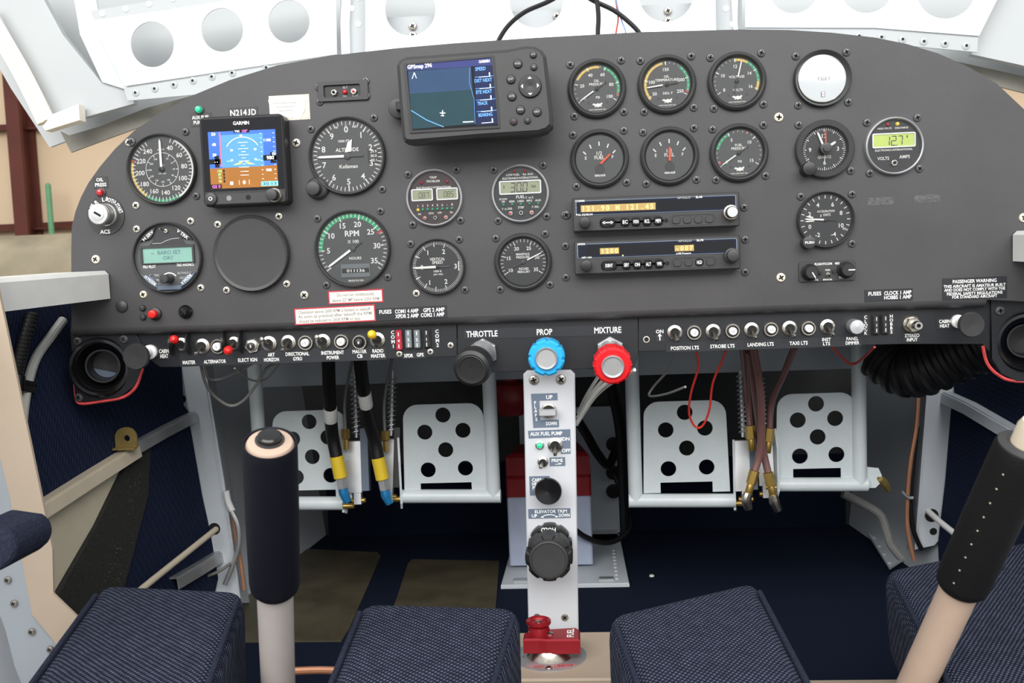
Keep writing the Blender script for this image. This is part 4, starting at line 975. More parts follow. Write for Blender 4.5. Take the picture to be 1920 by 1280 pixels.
# ---- two radios
def radio(name, label, quad, comm):
    cx = sum(p[0] for p in quad)/4; cy = sum(p[1] for p in quad)/4; c = (cx, cy)
    t, s = pthing(name, label, 'radio', cx, cy, group='avionics', front=.017); L = [lrel(c, x, y, -.017) for x, y in quad]
    D = .017
    rl_ = math.atan2(L[1][1]-L[0][1], L[1][0]-L[0][0]); w_ = math.hypot(L[1][0]-L[0][0], L[1][1]-L[0][1]); h_ = math.hypot(L[3][0]-L[0][0], L[3][1]-L[0][1])
    t.matrix_world = t.matrix_world @ Matrix.Rotation(rl_, 4, 'Z')
    MB().box(0, 0, w_, h_, 0, D, 'bezel', .0012, .0015).build('housing', t)
    q = MB().box(.0, .19*h_, w_*.965, h_*.44, D-.0004, D+.0006, 'label_grey', .0003, .002); q.build('window_frame', t)
    q = MB().box(.0, .19*h_, w_*.95, h_*.39, D, D+.0009, 'nav_glass', .0002, .001); z = D+.0011
    q.rect(.02*w_, .19*h_, w_*.88, h_*.27, z-.0001, 'scr_black')
    if comm:
        q.text('COMM', -.455*w_, .40*h_, .055*h_, 'print', .055*w_, z); q.text('PULL SQUELCH', -.43*w_, .0, .05*h_, 'print', .10*w_, z); q.text('APOLLO', .17*w_, .385*h_, .06*h_, 'print_dim', .08*w_, z); q.text('SL40', .26*w_, .385*h_, .06*h_, 'print', .04*w_, z)
        q.rect(-.225*w_, .17*h_, .45*w_, .20*h_, z, 'led_cell')
        for i, ch_ in enumerate('121.90 M 121.45'):
            if ch_ not in ' ': q.text(ch_, (-.435+i*.0295)*w_, .17*h_, .14*h_, 'led_amber', z=z+.0001, maxw=.022*w_)
    else:
        q.text('XPDR', -.455*w_, .40*h_, .055*h_, 'print', .05*w_, z); q.text('OFF / ON', -.425*w_, .0, .05*h_, 'print', .06*w_, z); q.text('APOLLO', .17*w_, .385*h_, .06*h_, 'print_dim', .08*w_, z); q.text('SL70', .26*w_, .385*h_, .06*h_, 'print', .04*w_, z); q.text('x100 Pressure', .16*w_, .02*h_, .05*h_, 'print', .09*w_, z)
        for x, v in ((-.285, '1200'), (.165, '-007')):
            q.rect(x*w_, .17*h_, .115*w_, .18*h_, z, 'led_cell')
            for i, ch_ in enumerate(v): q.text(ch_, x*w_+(-.042+i*.028)*w_, .17*h_, .13*h_, 'led_amber', z=z+.0001)
        q.disc(.010*h_*2.2, z, 'led_amber', 10, -.205*w_, .02*h_)
    q.disc(.02*h_, z, 'print_grey', 10, -.478*w_, .20*h_); q.build('display_window', t)
    y = -.26*h_
    MB().box(-.145*w_, y, .385*w_, .32*h_, D-.0002, D+.0004, 'black', .0002, .006).build('key_recess', t)
    names = ('<->', 'EC', 'MON', 'RCL', 'MEM') if comm else ('IDENT', 'SBY', 'ON', 'ALT', 'VFR')
    for i, st_ in enumerate(names):
        x, ww = ((-.29, .092), (-.185, .052), (-.12, .052), (-.053, .052), (.013, .052))[i]
        q = MB().box(x*w_, y, ww*w_, .25*h_, D, D+.0030, 'black_gloss', .0009, .003)
        if st_ == '<->':
            q.rect(x*w_, y, .05*w_, .03*h_, D+.0031, 'print')
            for sg in (-1, 1): q.flat([(x*w_+sg*.018*w_, y+.05*h_), (x*w_+sg*.034*w_, y), (x*w_+sg*.018*w_, y-.05*h_)], D+.0031, 'print')
        else: q.text(st_, x*w_, y, .10*h_, 'print', (.044 if i == 0 else .030)*w_, D+.0031)
        q.build('key', t)
    MB().disc(.0022, D+.0003, 'hole', 14).build('lock_screw', t, Matrix.Translation((.062*w_, y, 0)))
    q = MB(); v, f = holed(rrect(.222*w_, y, .275*w_, .32*h_, .005), [rrect(.222*w_, y, .265*w_, .28*h_, .004)], D-.0002, D+.0006, 'bezel'); q.add(v, f, 'bezel'); q.build('key_surround', t)
    for i in range(4):
        x = .122+i*.066
        q = MB().box(x*w_, y, .050*w_, .22*h_, D, D+.0012, 'gps_case' if comm or i != 2 else 'black_gloss', .0005, .003)
        if not comm and i == 2: q.text('HLD', x*w_, y, .10*h_, 'print', .030*w_, D+.0013)
        q.build('key', t)
    MB().cyl(.0055*1.05, D, D+.010, 'black', 20, bev=.0008).build('volume_knob', t, Matrix.Translation((-.428*w_, y+.02*h_, 0)))
    q = MB().cyl(.0078, D, D+.006, 'nickel' if comm else 'bezel', 22, bev=.0006); q.cyl(.0062, D+.006, D+.015, 'bezel', 22, bev=.0008)
    if comm: q.disc(.0052, D+.0152, 'alu', 20)
    q.build('tuning_knob', t, Matrix.Translation((.445*w_, -.10*h_, 0)))
    return t
radio('communication_radio', 'slim black radio with long amber frequency readout, upper of the two', [(1071, 372), (1384, 360), (1387, 421), (1075, 436)], True)
radio('transponder', 'slim black transponder with two short amber readouts, lower of the two', [(1074, 453), (1386, 441), (1388, 501), (1078, 516)], False)
for x, y in ((1059, 403), (1395, 389), (1060, 461), (1397, 449), (1061, 520), (1397, 510)):
    a = pl(x, y); screw(pan, a[0], a[1], 'b')
# ---- emergency beacon switch
c = (644, 171); t, s = pthing('beacon_switch_plate', 'small recessed beacon switch plate with red and white buttons, above the altimeter', 'switch', *c, group='avionics')
q = MB(); v, f = holed(rrect(0, 0, 94*s, 36*s, 3*s), [rrect(-2*s, 0, 68*s, 22*s, 3*s)], 0, .003, 'bezel', .0004); q.add(v, f, 'bezel'); q.rect(-2*s, 0, 70*s, 24*s, .0003, 'black'); q.build('plate', t)
q = MB(); q.text('ELT', 4*s, 7*s, 4*s, 'print_dim', z=.0005); q.text('ON', 2*s, -9*s, 3*s, 'print_dim', z=.0005); q.text('RESET', 22*s, -9*s, 3*s, 'print_dim', z=.0005); q.build('lettering', t)
for x, m in ((-17, 'hole'), (20, 'lens_red')): button(t, x*s, -2*s, 5*s, m)
led(t, 3*s, -2*s, 4.5*s, 'lens_red')
for x, y in ((-46, 10), (43, 17), (-45, -16), (43, -10)): screw(t, x*s, y*s-1*s, 'b')
# ---- intercom
c = (1550, 508); t, s = pthing('intercom', 'black intercom faceplate with two pointer knobs', 'intercom', *c, group='avionics')
MB().box(0, 0, 106*s, 39*s, 0, .0016, 'bezel', .0003, 5*s).text('FLIGHTCOM   403', 0, 14*s, 4.2*s, 'print', 46*s, .0018).text('Sq', -20*s, -15*s, 4*s, 'print', z=.0018).text('Vol', 26*s, -13*s, 4*s, 'print', z=.0018).text('VOX', 1*s, 2*s, 3*s, 'print', z=.0018).text('MANUAL', 1*s, -16*s, 3*s, 'print', z=.0018).build('faceplate', t)
for x, y, an in ((-33, -1, -150), (34, 1, -90)):
    q = MB().lathe([(16*s, .0016), (16*s, .004), (13.5*s, .0055), (12.5*s, .013), (11*s, .014)], 'black', 26)
    q.rect(0, 6*s, 2*s, 12*s, .0142, 'print', 0); q.build('pointer_knob', t, Matrix.Translation((x*s, y*s, 0)) @ Matrix.Rotation(R(an), 4, 'Z'))
    MB().cyl(3.2*s, .0016, .004, 'black', 12).build('stop_pin', t, Matrix.Translation(((x+(20 if x < 0 else -22))*s, (y-2)*s, 0)))
q = MB().cyl(3.5*s, .0016, .003, 'nickel', 10); q.tube([(0, 0, .003), (0, -3*s, .009)], 1.7*s, 'black_gloss', 8, sm=1); q.build('toggle_lever', t, Matrix.Translation((1*s, -6*s, 0)))
# ---- ignition key switch
c = (199, 404); t, s = pthing('ignition_switch', 'silver knurled ignition key switch at the far left of the panel', 'switch', *c)
q = MB().prism([(x*s, y*s) for x, y in circle(0, 0, 35, 40)], 0, .0012, 'bezel', .0002)
for st_, an in (('OFF', -62), ('R', -32), ('L', -4), ('BOTH', 24), ('START', 66)): q.text(st_, 29*s*math.sin(R(an)), 29*s*math.cos(R(an)), 7*s, 'print', None if len(st_) < 4 else 19*s, .0014, -R(an))
q.text('ACS', -3*s, -29*s, 7*s, 'print', z=.0014); q.build('faceplate', t)
q = MB().lathe([(20*s, .0012), (20*s, .004), (18.5*s, .005), (18.5*s, .019), (17.5*s, .0205), (14*s, .021), (0, .0211)], 'key_silver', 36, cap=False)
for i in range(36): a_ = R(i*10); q.box(18.6*s, 0, .0006, .0009, .006, .018, 'nickel', M=Matrix.Rotation(a_, 4, 'Z'))
q.build('barrel', t, Matrix.Translation((2*s, 1*s, 0)))
q = MB().lathe([(11.5*s, .0211), (11.5*s, .0216), (10.8*s, .0217)], 'silver', 24); q.build('key_plug', t, Matrix.Translation((2*s, 1*s, 0))); MB().rect(2*s, 1*s, 14*s, 4*s, .0220, 'hole', R(-32)).build('key_slot', t)
# ---- indicator lamps and buttons
def lamp(name, label, x, y, r, m, ring='bezel', Y=0.0, zz=.0, tilt=0):
    t, s = pthing(name, label, 'light', x, y, Y, group='indicator lights')
    MB().lathe([(r*1.35*s, zz), (r*1.35*s, zz+.0012), (r*1.05*s, zz+.0018)], ring, 18).build('collar', t)
    MB().lathe([(r*s, zz+.0015), (r*.98*s, zz+.004), (r*.7*s, zz+.006), (0, zz+.0068)], m, 18, cap=False).build('lens', t)
lamp('indicator_light', 'green indicator light above the AUX FUEL PUMP placard', 374, 206, 6.5, 'lens_green')
lamp('indicator_light', 'red indicator light below the OIL PRESS placard', 190, 361, 6.5, 'lens_red')
t, s = pthing('push_button_switch', 'red push button low on the left of the panel', 'button', 292, 588)
MB().lathe([(11.5*s, 0), (11.5*s, .003), (9*s, .004)], 'black', 22).build('collar', t); MB().cyl(7.5*s, .003, .011, 'red_plastic', 20, bev=.0012).build('plunger', t)
t, s = pthing('push_button_switch', 'glossy black push button right of the red one', 'button', 349, 584)
MB().lathe([(12.5*s, 0), (12.5*s, .003), (10*s, .005)], 'black_gloss', 22).build('collar', t); MB().lathe([(8*s, .003), (8*s, .007), (6*s, .009), (0, .0095)], 'black_gloss', 20, cap=False).build('plunger', t)

# ================================================================== PLACARDS ON THE PANEL
LAST = ['']
def placard(label, cx, cy, w_, h_, lines, m='placard', tm='print', Y=0.0, roll=0, border=None, vertical=False, group='placards', split=False, t_=.0005):
    t, s = pthing('placard', label, 'placard', cx, cy, Y, group=group, roll=roll); LAST[0] = t.name
    q = MB().box(0, 0, w_*s, h_*s, 0, t_, m, .0001)
    z = t_+.0001
    if border:
        q.box(0, 0, (w_-5)*s, (h_-5)*s, t_, t_+.00004, 'paper'); z += .00008
    q.build('plate', t)
    q = MB()
    for ln in lines:
        st_, x, y, h = ln[:4]; ww = ln[4]*s if len(ln) > 4 and ln[4] else None
        q.text(st_, x*s, y*s, h*s, tm, ww, z)
        if split: q.build('lettering', t); q = MB()
    if q.v: q.build('lettering', t)
    return t, s
placard('small black AUX FUEL PUMP placard left of the attitude display', 377, 224, 40, 25, [('AUX FUEL', 0, 4, 6, 33), ('PUMP', -5, -5, 6, 18)], 'bezel')
placard('black OIL PRESS placard at the upper left edge of the panel', 189, 342, 27, 21, [('OIL', -1, 5, 6), ('PRESS', 0, -4, 6, 21)], 'bezel')
placard('black registration placard reading N214JD', 456, 211, 55, 19, [('N214', -8.5, 0, 11, 31), ('J', 11, 0, 11, 5), ('D', 20, 0, 11, 8.5)], 'bezel')
t, s = pthing('adhesive_tag', 'worn cream sticker with a clipped corner above the altimeter', 'sticker', 541, 202, group='placards')
MB().box(2*s, 0, 76*s, 46*s, 0, .0004, 'nickel', .0001).build('backing', t)
q = MB().prism([(x*s, y*s) for x, y in ((-37, 16), (28, 19), (32, 15), (32, -2), (22, -22), (-32, -12))], .0004, .0009, 'cream_tag', .0001)
[q.rect((-6+k_)*s, (9-7*k_)*s, (44-8*k_)*s, 1.6*s, .0011, 'print_dim') for k_ in range(3)]; q.build('paper_face', t)
placard('red-bordered paper placard reading Do not run continuously, under the tachometer', 667, 556, 103, 25, [('Do not run continuously', 0, 4.5, 6, 70), ('above 22" MP below 2350 RPM', 0, -5, 6, 88)], 'red_border', 'print_grey', border=True, roll=.3)
placard('red-edged paper placard about operation above 2600 RPM at the panel foot', 628, 590, 152, 31, [('Operation above 2600 RPM is limited to takeoff.', 0, 8, 6, 136), ('As soon as practical after takeoff the RPM', 0, 0, 6, 138), ('should be reduced to 2600 RPM or less.', -10, -8.5, 6, 116)], 'red_border', 'print_grey', border=True, roll=1.0)
placard('black fuse placard listing COM1, XPDR, GPS and COM2 ratings', 771, 587, 134, 23, [('FUSES', -48, 5, 7, 23), ('COM1 4 AMP', -8, 4.5, 7, 44), ('XPDR 2 AMP', -8, -4.5, 7, 44), ('GPS 2 AMP', 43, 4.5, 7, 40), ('COM2 1 AMP', 40, -4.5, 7, 44)], roll=.6)
placard('black fuse placard listing CLOCK and HOBBS ratings', 1666, 553, 90, 23, [('FUSES', -26, 4, 7, 24), ('CLOCK 1 AMP', 17, 4, 7, 51), ('HOBBS 1 AMP', 17, -4.5, 7, 51)], roll=.4)
placard('black PASSENGER WARNING placard at the lower right of the panel', 1827, 540, 121, 42, [('PASSENGER WARNING', 0, 14, 6.5, 82), ('THIS AIRCRAFT IS AMATEUR BUILT', 0, 5, 5.6, 116), ('AND DOES NOT COMPLY WITH THE', 0, -2, 5.6, 114), ('FEDERAL SAFETY REGULATIONS', 0, -9.5, 5.6, 104), ('FOR STANDARD AIRCRAFT', 0, -16, 5.6, 84)])

# ================================================================== SWITCH STRIPS BELOW THE PANEL
SY = .012
def stp(px, py): p = PY(px, py, SY); return (p.x, p.z-ZR)
def strip(name, label, pts, m='strip'):
    t = thing(name, label, 'panel', (0, SY, ZR), PANROT, 'switch panels')
    MB().prism([stp(*p) for p in pts], -.002, 0, m, .0004).build('plate', t); return t
sl = strip('switch_panel', 'black switch panel left of the throttle', [(240, 588), (856, 575), (857, 668), (600, 677), (330, 688), (300, 688), (262, 660)])
sm_ = strip('throttle_quadrant', 'black centre panel carrying throttle, prop and mixture knobs', [(857, 575), (1196, 565), (1197, 659), (1190, 688), (1080, 692), (915, 698), (880, 690), (858, 668)])
sr = strip('switch_panel', 'black switch panel right of the mixture knob', [(1197, 565), (1858, 545), (1856, 660), (1842, 645), (1690, 645), (1420, 652), (1197, 659)])
for par, x, y, k in ((sl, 845, 647, 's'), (sl, 749, 663, 's'), (sl, 807, 659, 's'), (sl, 661, 610, 'b')): a = stp(x, y); screw(par, a[0], a[1], k, 0, .85)
a = stp(1212, 636); MB().lathe([(.0036, 0), (.0036, .0005), (.0024, .0006)], 'screw_silver', 14).disc(.0025, .0008, 'hole', 12).build('drilled_hole', sr, Matrix.Translation((a[0], a[1], 0)))
# eyeball vents
def vent(label, pts, cx, cy, r, sx, screws, trim, nearl):
    t = thing('air_vent', label, 'vent', (0, SY, ZR), PANROT, 'eyeball air vents')
    a = stp(cx, cy); s = pscale(cx, cy, SY)
    v, f = holed([stp(*p) for p in pts], [circle(a[0], a[1], r*.98*s, 40)], -.001, .003, 'strip', .0004); MB().add(v, f, 'strip').build('vent_plate', t)
    M = Matrix.Translation((a[0], a[1], 0)) @ Matrix.Rotation(R(14*sx), 4, 'Y')
    MB().lathe([(r*1.06*s, -.004), (r*1.06*s, .008), (r*1.0*s, .0105), (r*.90*s, .011), (r*.86*s, .009), (r*.80*s, -.004), (r*.66*s, -.020)], 'black_gloss', 44, M=M, cap=False).build('collar', t)
    e = MB().lathe([(r*.66*s, -.012), (r*.60*s, -.006), (r*.54*s, -.006), (r*.50*s, -.012), (r*.50*s, -.030), (0, -.031)], 'black', 36, M=M, cap=False); e.build('eyeball', t)
    if nearl:
        q = MB(); pts2 = [(r*.48*s*math.cos(R(b)), r*.48*s*math.sin(R(b))) for b in range(195, 316, 8)]; q.prism(pts2, -.028, -.027, 'label_grey', M=M); q.build('damper_flap', t)
    for x, y in screws: b = stp(x, y); screw(t, b[0], b[1], 'b', .003, 1.2)
    q = MB().tube([(*stp(x, y), .001) for x, y in trim], .0018, 'red_trim', 6, sm=4); q.build('edge_trim', t)
vent('black eyeball air vent at the lower left of the panel', [(134, 618), (254, 618), (270, 655), (268, 690), (255, 722), (225, 744), (160, 753), (143, 742)], 190, 687, 51, 1, [(149, 639), (235, 635), (151, 744)], [(140, 700), (143, 742), (152, 756), (190, 752), (232, 744), (256, 724), (268, 690)], True)
vent('black eyeball air vent at the lower right edge of view', [(1856, 560), (2000, 560), (2000, 712), (1905, 714), (1876, 700), (1858, 672)], 1925, 640, 55, -1, [(1872, 582)], [(1842, 648), (1850, 680), (1872, 703), (1905, 714), (1990, 713)], False)
# ---- small parts on the strips
def tog_parts(t, s, up, side=0, tip=None, r=15):
    q = MB().lathe([(r*s, 0), (r*s, .0014), (r*.90*s, .0018)], 'nickel', 22); q.lathe([(r*.86*s, .0016), (r*.86*s, .0034), (r*.66*s, .0040), (r*.60*s, .0030)], 'chrome', 22); q.disc(r*.6*s, .0031, 'hole', 14); q.build('collar', t)
    d = Vector((side*.16, .42*up, 1)).normalized(); L = .0175
    q = MB().tube([(0, 0, .002), tuple(d*L*.6), tuple(d*L)], [.0014, .0017, .0024], 'nickel', 10, sm=1); q.lathe([(.0024, 0), (.0020, .0012), (0, .0018)], 'chrome', 10, M=frame(d*L, d), cap=False)
    q.build('lever', t)
    if tip:
        c_ = d*L*1.0; q = MB().lathe([(.0022, -.005), (.0044, -.002), (.0050, .001), (.0044, .004), (.0026, .006), (0, .0066)], tip, 16, M=frame(c_, d), cap=False); q.build('lever_cap', t)
def toggle(label, x, y, up, side=0, tip=None, r=14):
    t, s = pthing('toggle_switch', label, 'switch', x, y, SY, group='toggle switches'); tog_parts(t, s, up, side, tip, r); return t, s
def breaker(label, x, y, num_, btn='print', r=14.5, hexnut=False):
    t, s = pthing('circuit_breaker', label, 'breaker', x, y, SY, group='circuit breakers')
    q = MB()
    if hexnut: q.prism([(a*r*s, b*r*s) for a, b in HEX], 0, .003, 'chrome', .0004); q.lathe([(r*.72*s, .003), (r*.72*s, .005), (r*.6*s, .0055)], 'nickel', 20)
    else: q.lathe([(r*s, 0), (r*s, .002), (r*.92*s, .0035), (r*.78*s, .0035), (r*.70*s, .0012)], 'nickel', 24, cap=False); q.disc(r*.74*s, .0013, 'black', 20)
    q.build('collar', t)
    q = MB().cyl(r*.50*s, .001, .0075, btn, 18, bev=.0006); q.text(num_, 0, 0, r*.36*s, 'print_grey' if btn == 'print' else 'print', z=.0077); q.build('button', t)
toggle('toggle switch above the ALTERNATOR placard', 380, 649, -1, -.9)
breaker('white five amp breaker beside the guarded alternator switch', 410, 649, '5')
breaker('black five amp breaker with hex nut above ELECT IGN', 474, 648, '5', 'black', 14, True)
toggle('toggle switch above the ART HORIZON placard', 505, 644, 1, -1.2)
toggle('toggle switch above the DIRECTIONAL GYRO placard', 541, 642, -1, -.9)
breaker('white ten amp breaker above DIRECTIONAL GYRO', 574, 642, '10')
toggle('toggle switch above the INSTRUMENT POWER placard', 606, 640, 1, -1.0)
breaker('white breaker above the INSTRUMENT POWER placard', 641, 640, '10')
breaker('black breaker above the MASTER CB placard', 675, 641, '0', 'black', 14)
toggle('yellow-tipped toggle switch above RADIO MASTER', 708, 637, 1, -.8, 'yellow_plastic')
for nm, cx, up in (('MASTER', 341, 1), ('ELECT IGN', 439, -1)):
    t, s = pthing('guarded_switch', 'red-tipped toggle between two black guards above %s' % nm, 'switch', cx, 645 if up > 0 else 643, SY, group='toggle switches')
    tog_parts(t, s, up*.9, -.3, 'red_plastic', 12)
    for x in (-16, 15):
        pr = [(0, -20), (0, 22)]+[(26*math.sin(R(k_)), 1+21*math.cos(R(k_))) for k_ in range(0, 181, 20)]
        MB().prism([(a*s*.85, b*s) for a, b in pr], -.0007, .0007, 'black', .0002).build('switch_guard', t, Matrix.Translation((x*s, 0, 0)) @ Matrix.Rotation(R(-90), 4, 'Y') )
toggle('toggle switch above the POSITION LTS placard', 1265, 623, -1, .3)
breaker('white ten amp breaker right of the POSITION LTS switch', 1301, 623, '10')
toggle('toggle switch above the STROBE LTS placard', 1337, 621, -1, .3)
breaker('white ten amp breaker right of the STROBE LTS switch', 1373, 620, '10')
toggle('toggle switch above the LANDING LTS placard', 1409, 618, -1, .3)
breaker('white fifteen amp breaker right of the LANDING LTS switch', 1445, 617, '15')
toggle('toggle switch above the TAXI LTS placard', 1480, 615, -1, .4)
breaker('white fifteen amp breaker right of the TAXI LTS switch', 1515, 615, '15')
toggle('toggle switch above the INST LTS placard', 1551, 612, -1, .5)
def sp_(label, cx, cy, w_, h_, lines, roll=0): return placard(label, cx, cy, w_, h_, lines, Y=SY, roll=roll, group='switch placards', split=w_ > 200)
sp_('CABIN HEAT placard by the left heat knob', 308, 662, 22, 22, [('CABIN', 0, 4, 7, 18), ('HEAT', 0, -5, 7, 15)])
sp_('switch placard lettered from MASTER to RADIO MASTER', 530, 668, 388, 25, [('MASTER', -177, -5, 6.5, 24), ('ALTERNATOR', -128, -5, 6.5, 42), ('ELECT IGN', -66, -4, 6.5, 36), ('ART', -21, 4, 6.5, 13), ('HORIZON', -21, -5, 6.5, 28), ('DIRECTIONAL', 28, 4, 6.5, 44), ('GYRO', 28, -5, 6.5, 17), ('INSTRUMENT', 94, 4, 6.5, 42), ('POWER', 94, -5, 6.5, 23), ('MASTER', 144, 4.5, 6.5, 26), ('CB', 144, -4, 6.5, 10), ('RADIO', 178, 4.5, 6.5, 20), ('MASTER', 178, -4.5, 6.5, 26)])
sp_('vertical COM1 placard beside the red fuse', 737, 636, 11, 38, [(ch_, 0, 13-i*8.5, 6.5) for i, ch_ in enumerate('COM1')])
sp_('vertical COM2 placard beside the black fuse', 820, 634, 12, 38, [(ch_, 0, 13-i*8.5, 6.5) for i, ch_ in enumerate('COM2')])
sp_('XPDR and GPS placard under the fuses', 777, 666, 44, 12, [('XPDR', -11, 0, 6.5, 17), ('GPS', 11, 1, 6.5, 13)])
sp_('long black placard reading THROTTLE PROP MIXTURE', 1018, 622, 298, 20, [('THROTTLE', -115, 0, 11, 59), ('PROP', 3, 0, 11, 29), ('MIXTURE', 121, 0, 11, 50)], -.3)
sp_('small black ON placard with an up arrow', 1237, 628, 17, 26, [('ON', 0, 7, 6.5)])
MB().flat([(x*.00057, y*.00057) for x, y in ((-1, -10), (1, -10), (1, -2), (4, -2), (0, 3), (-4, -2), (-1, -2))], .0007, 'print').build('arrow_print', bpy.data.objects[LAST[0]])
sp_('switch placard lettered from POSITION LTS to PANEL DIMMER', 1431, 645, 368, 19, [('POSITION LTS', -148, -2, 6.8, 53), ('STROBE LTS', -77, -1, 6.8, 46), ('LANDING LTS', -5, 0, 6.8, 49), ('TAXI LTS', 66, 0, 6.8, 34), ('INST', 118, 5, 6.2, 16), ('LTS', 118, -3, 6.2, 13), ('PANEL', 166, 5, 6.2, 22), ('DIMMER', 166, -3, 6.2, 25)])
sp_('vertical CLOCK placard left of the small fuses', 1623, 609, 12, 43, [(ch_, 0, 15-i*7.6, 6) for i, ch_ in enumerate('CLOCK')])
sp_('vertical HOBBS placard right of the small fuses', 1671, 607, 13, 43, [(ch_, 0, 15-i*7.6, 6) for i, ch_ in enumerate('HOBBS')])
sp_('STEREO INPUT placard under the audio jack', 1710, 632, 36, 18, [('STEREO', 0, 3.5, 6.5, 27), ('INPUT', 0, -4.5, 6.5, 20)])
sp_('CABIN HEAT placard by the right heat knob', 1770, 606, 29, 21, [('CABIN', 1, 4, 6.5, 21), ('HEAT', 1, -4.5, 6.5, 18)])
# fuses
def fuse(label, x, y, m, n_, h=38, w_=11.5):
    t, s = pthing('blade_fuse', label, 'fuse', x, y, SY, group='blade fuses')
    q = MB().box(0, 0, w_*s, h*s, 0, .005, m, .001, 3*s); q.text(n_, 0, -1*s, 5*s, 'print', z=.0051); q.rect(0, 11*s, 1.2*s, 7*s, .0051, 'print'); q.rect(0, -11*s, 1.2*s, 7*s, .0051, 'print'); q.build('fuse_body', t)
    MB().box(0, 0, (w_+4)*s, (h+3)*s, 0, .0015, 'black', .0003, 3*s).build('fuse_socket', t)
fuse('translucent red blade fuse beside COM1', 749, 637, 'fuse_red', '4')
fuse('smoky blade fuse right of the red one', 767, 635, 'fuse_grey', '2', 34); fuse('smoky blade fuse left of the black one', 783, 635, 'fuse_grey', '2', 34)
fuse('black blade fuse beside COM2', 801, 634, 'fuse_black', '1', 34)
fuse('black blade fuse beside the CLOCK placard', 1641, 608, 'fuse_black', '1', 38, 11); fuse('black blade fuse beside the HOBBS placard', 1658, 607, 'fuse_black', '1', 38, 11)
# dimmer, jack, heat knobs
t, s = pthing('dimmer_knob', 'silver dimmer knob above PANEL DIMMER', 'knob', 1600, 611, SY); MB().lathe([(14*s, 0), (14*s, .013), (13*s, .0145), (0, .015)], 'alu', 24, cap=False).build('knob_body', t)
t, s = pthing('audio_jack', 'chrome audio jack above the STEREO INPUT placard', 'jack', 1709, 608, SY)
q = MB().lathe([(17*s, 0), (17*s, .002), (15*s, .003)], 'nickel', 22); q.prism([(a*15*s, b*15*s) for a, b in HEX], .003, .010, 'nickel', .0008); q.build('hex_nut', t)
MB().lathe([(8.5*s, .010), (8.5*s, .021), (7.5*s, .022), (3.8*s, .022), (3.6*s, .018)], 'chrome', 18, cap=False).disc(4*s, .019, 'hole', 12).build('socket', t)
def heat(label, x, y, tilt):
    t, s = pthing('cabin_heat_control', label, 'knob', x, y, SY, tilt=tilt, group='cabin heat knobs')
    MB().lathe([(13*s, 0), (13*s, .004), (10*s, .0055), (8*s, .006), (7*s, .030)], 'white_paint', 20).build('shaft', t)
    MB().lathe([(13*s, .026), (19*s, .029), (23*s, .033), (23.5*s, .037), (22*s, .039), (12*s, .0385), (0, .038)], 'bezel', 36, cap=False).build('knob_body', t)
heat('black cabin heat pull knob by the left vent', 283, 659, 3); heat('black cabin heat pull knob by the right vent', 1795, 602, 2)
# ================================================================== THROTTLE, PROP, MIXTURE
def quad(name, label, x, y, kind, ex=0.0, yaw=0, tilt=8):
    t, s = pthing(name, label, 'knob', x, y, SY, tilt=tilt, yaw=yaw, group='engine control knobs')
    hx = [(a*27*s, b*27*s) for a, b in [(math.cos(R(60*i+30)), math.sin(R(60*i+30))) for i in range(6)]]
    MB().prism(hx, 0, .006, 'silver', .001).build('hex_nut', t)
    if kind == 'black':
        MB().lathe([(25*s, .006), (23*s, .008), (20*s, .012), (20*s, .052)], 'alu', 32).build('shaft', t)
        MB().lathe([(22*s, .046), (30*s, .049), (34*s, .054), (34*s, .066), (32*s, .071), (26*s, .0735), (23.5*s, .0732), (22.5*s, .072), (0, .0715)], 'black', 44, cap=False).build('knob_body', t)
        MB().lathe([(23.6*s, .0733), (22.6*s, .0737), (21.6*s, .0722)], 'bezel', 44, cap=False).build('knob_ring', t)
    else:
        MB().lathe([(22*s, .006), (19*s, .010), (17*s, .030+ex)], 'silver', 28).build('shaft', t)
        m = 'blue_knob' if kind == 'blue' else 'red_knob'; n = 48 if kind == 'blue' else 60
        pr = []; N = 96; lob = 8 if kind == 'blue' else 14
        for i in range(N):
            a = 2*math.pi*i/N; ph = (i*lob/N) % 1
            rr = 33 if ph < .80 else 30.5
            if kind == 'red': rr = 33+(1.8 if ph < .14 else 0)
            pr.append((rr*s*math.cos(a), rr*s*math.sin(a)))
        MB().prism(pr, .026+ex, .046+ex, m, .0022).build('knob_body', t)
        MB().lathe([(20*s, .046+ex), (20.5*s, .0485+ex), (19*s, .0500+ex), (17*s, .0488+ex), (16*s, .0478+ex), (0, .0476+ex)], 'silver', 36, cap=False).disc(16.5*s, .0479+ex, 'alu', 30).build('release_button', t)
quad('throttle_control', 'black throttle push-pull knob with a silver shaft', 907, 660, 'black', yaw=-5)
quad('propeller_knob', 'notched blue propeller knob with a silver centre button', 1027, 658, 'blue', tilt=4)
quad('mixture_knob', 'serrated red mixture knob with a silver centre button', 1144, 656, 'red', .026)

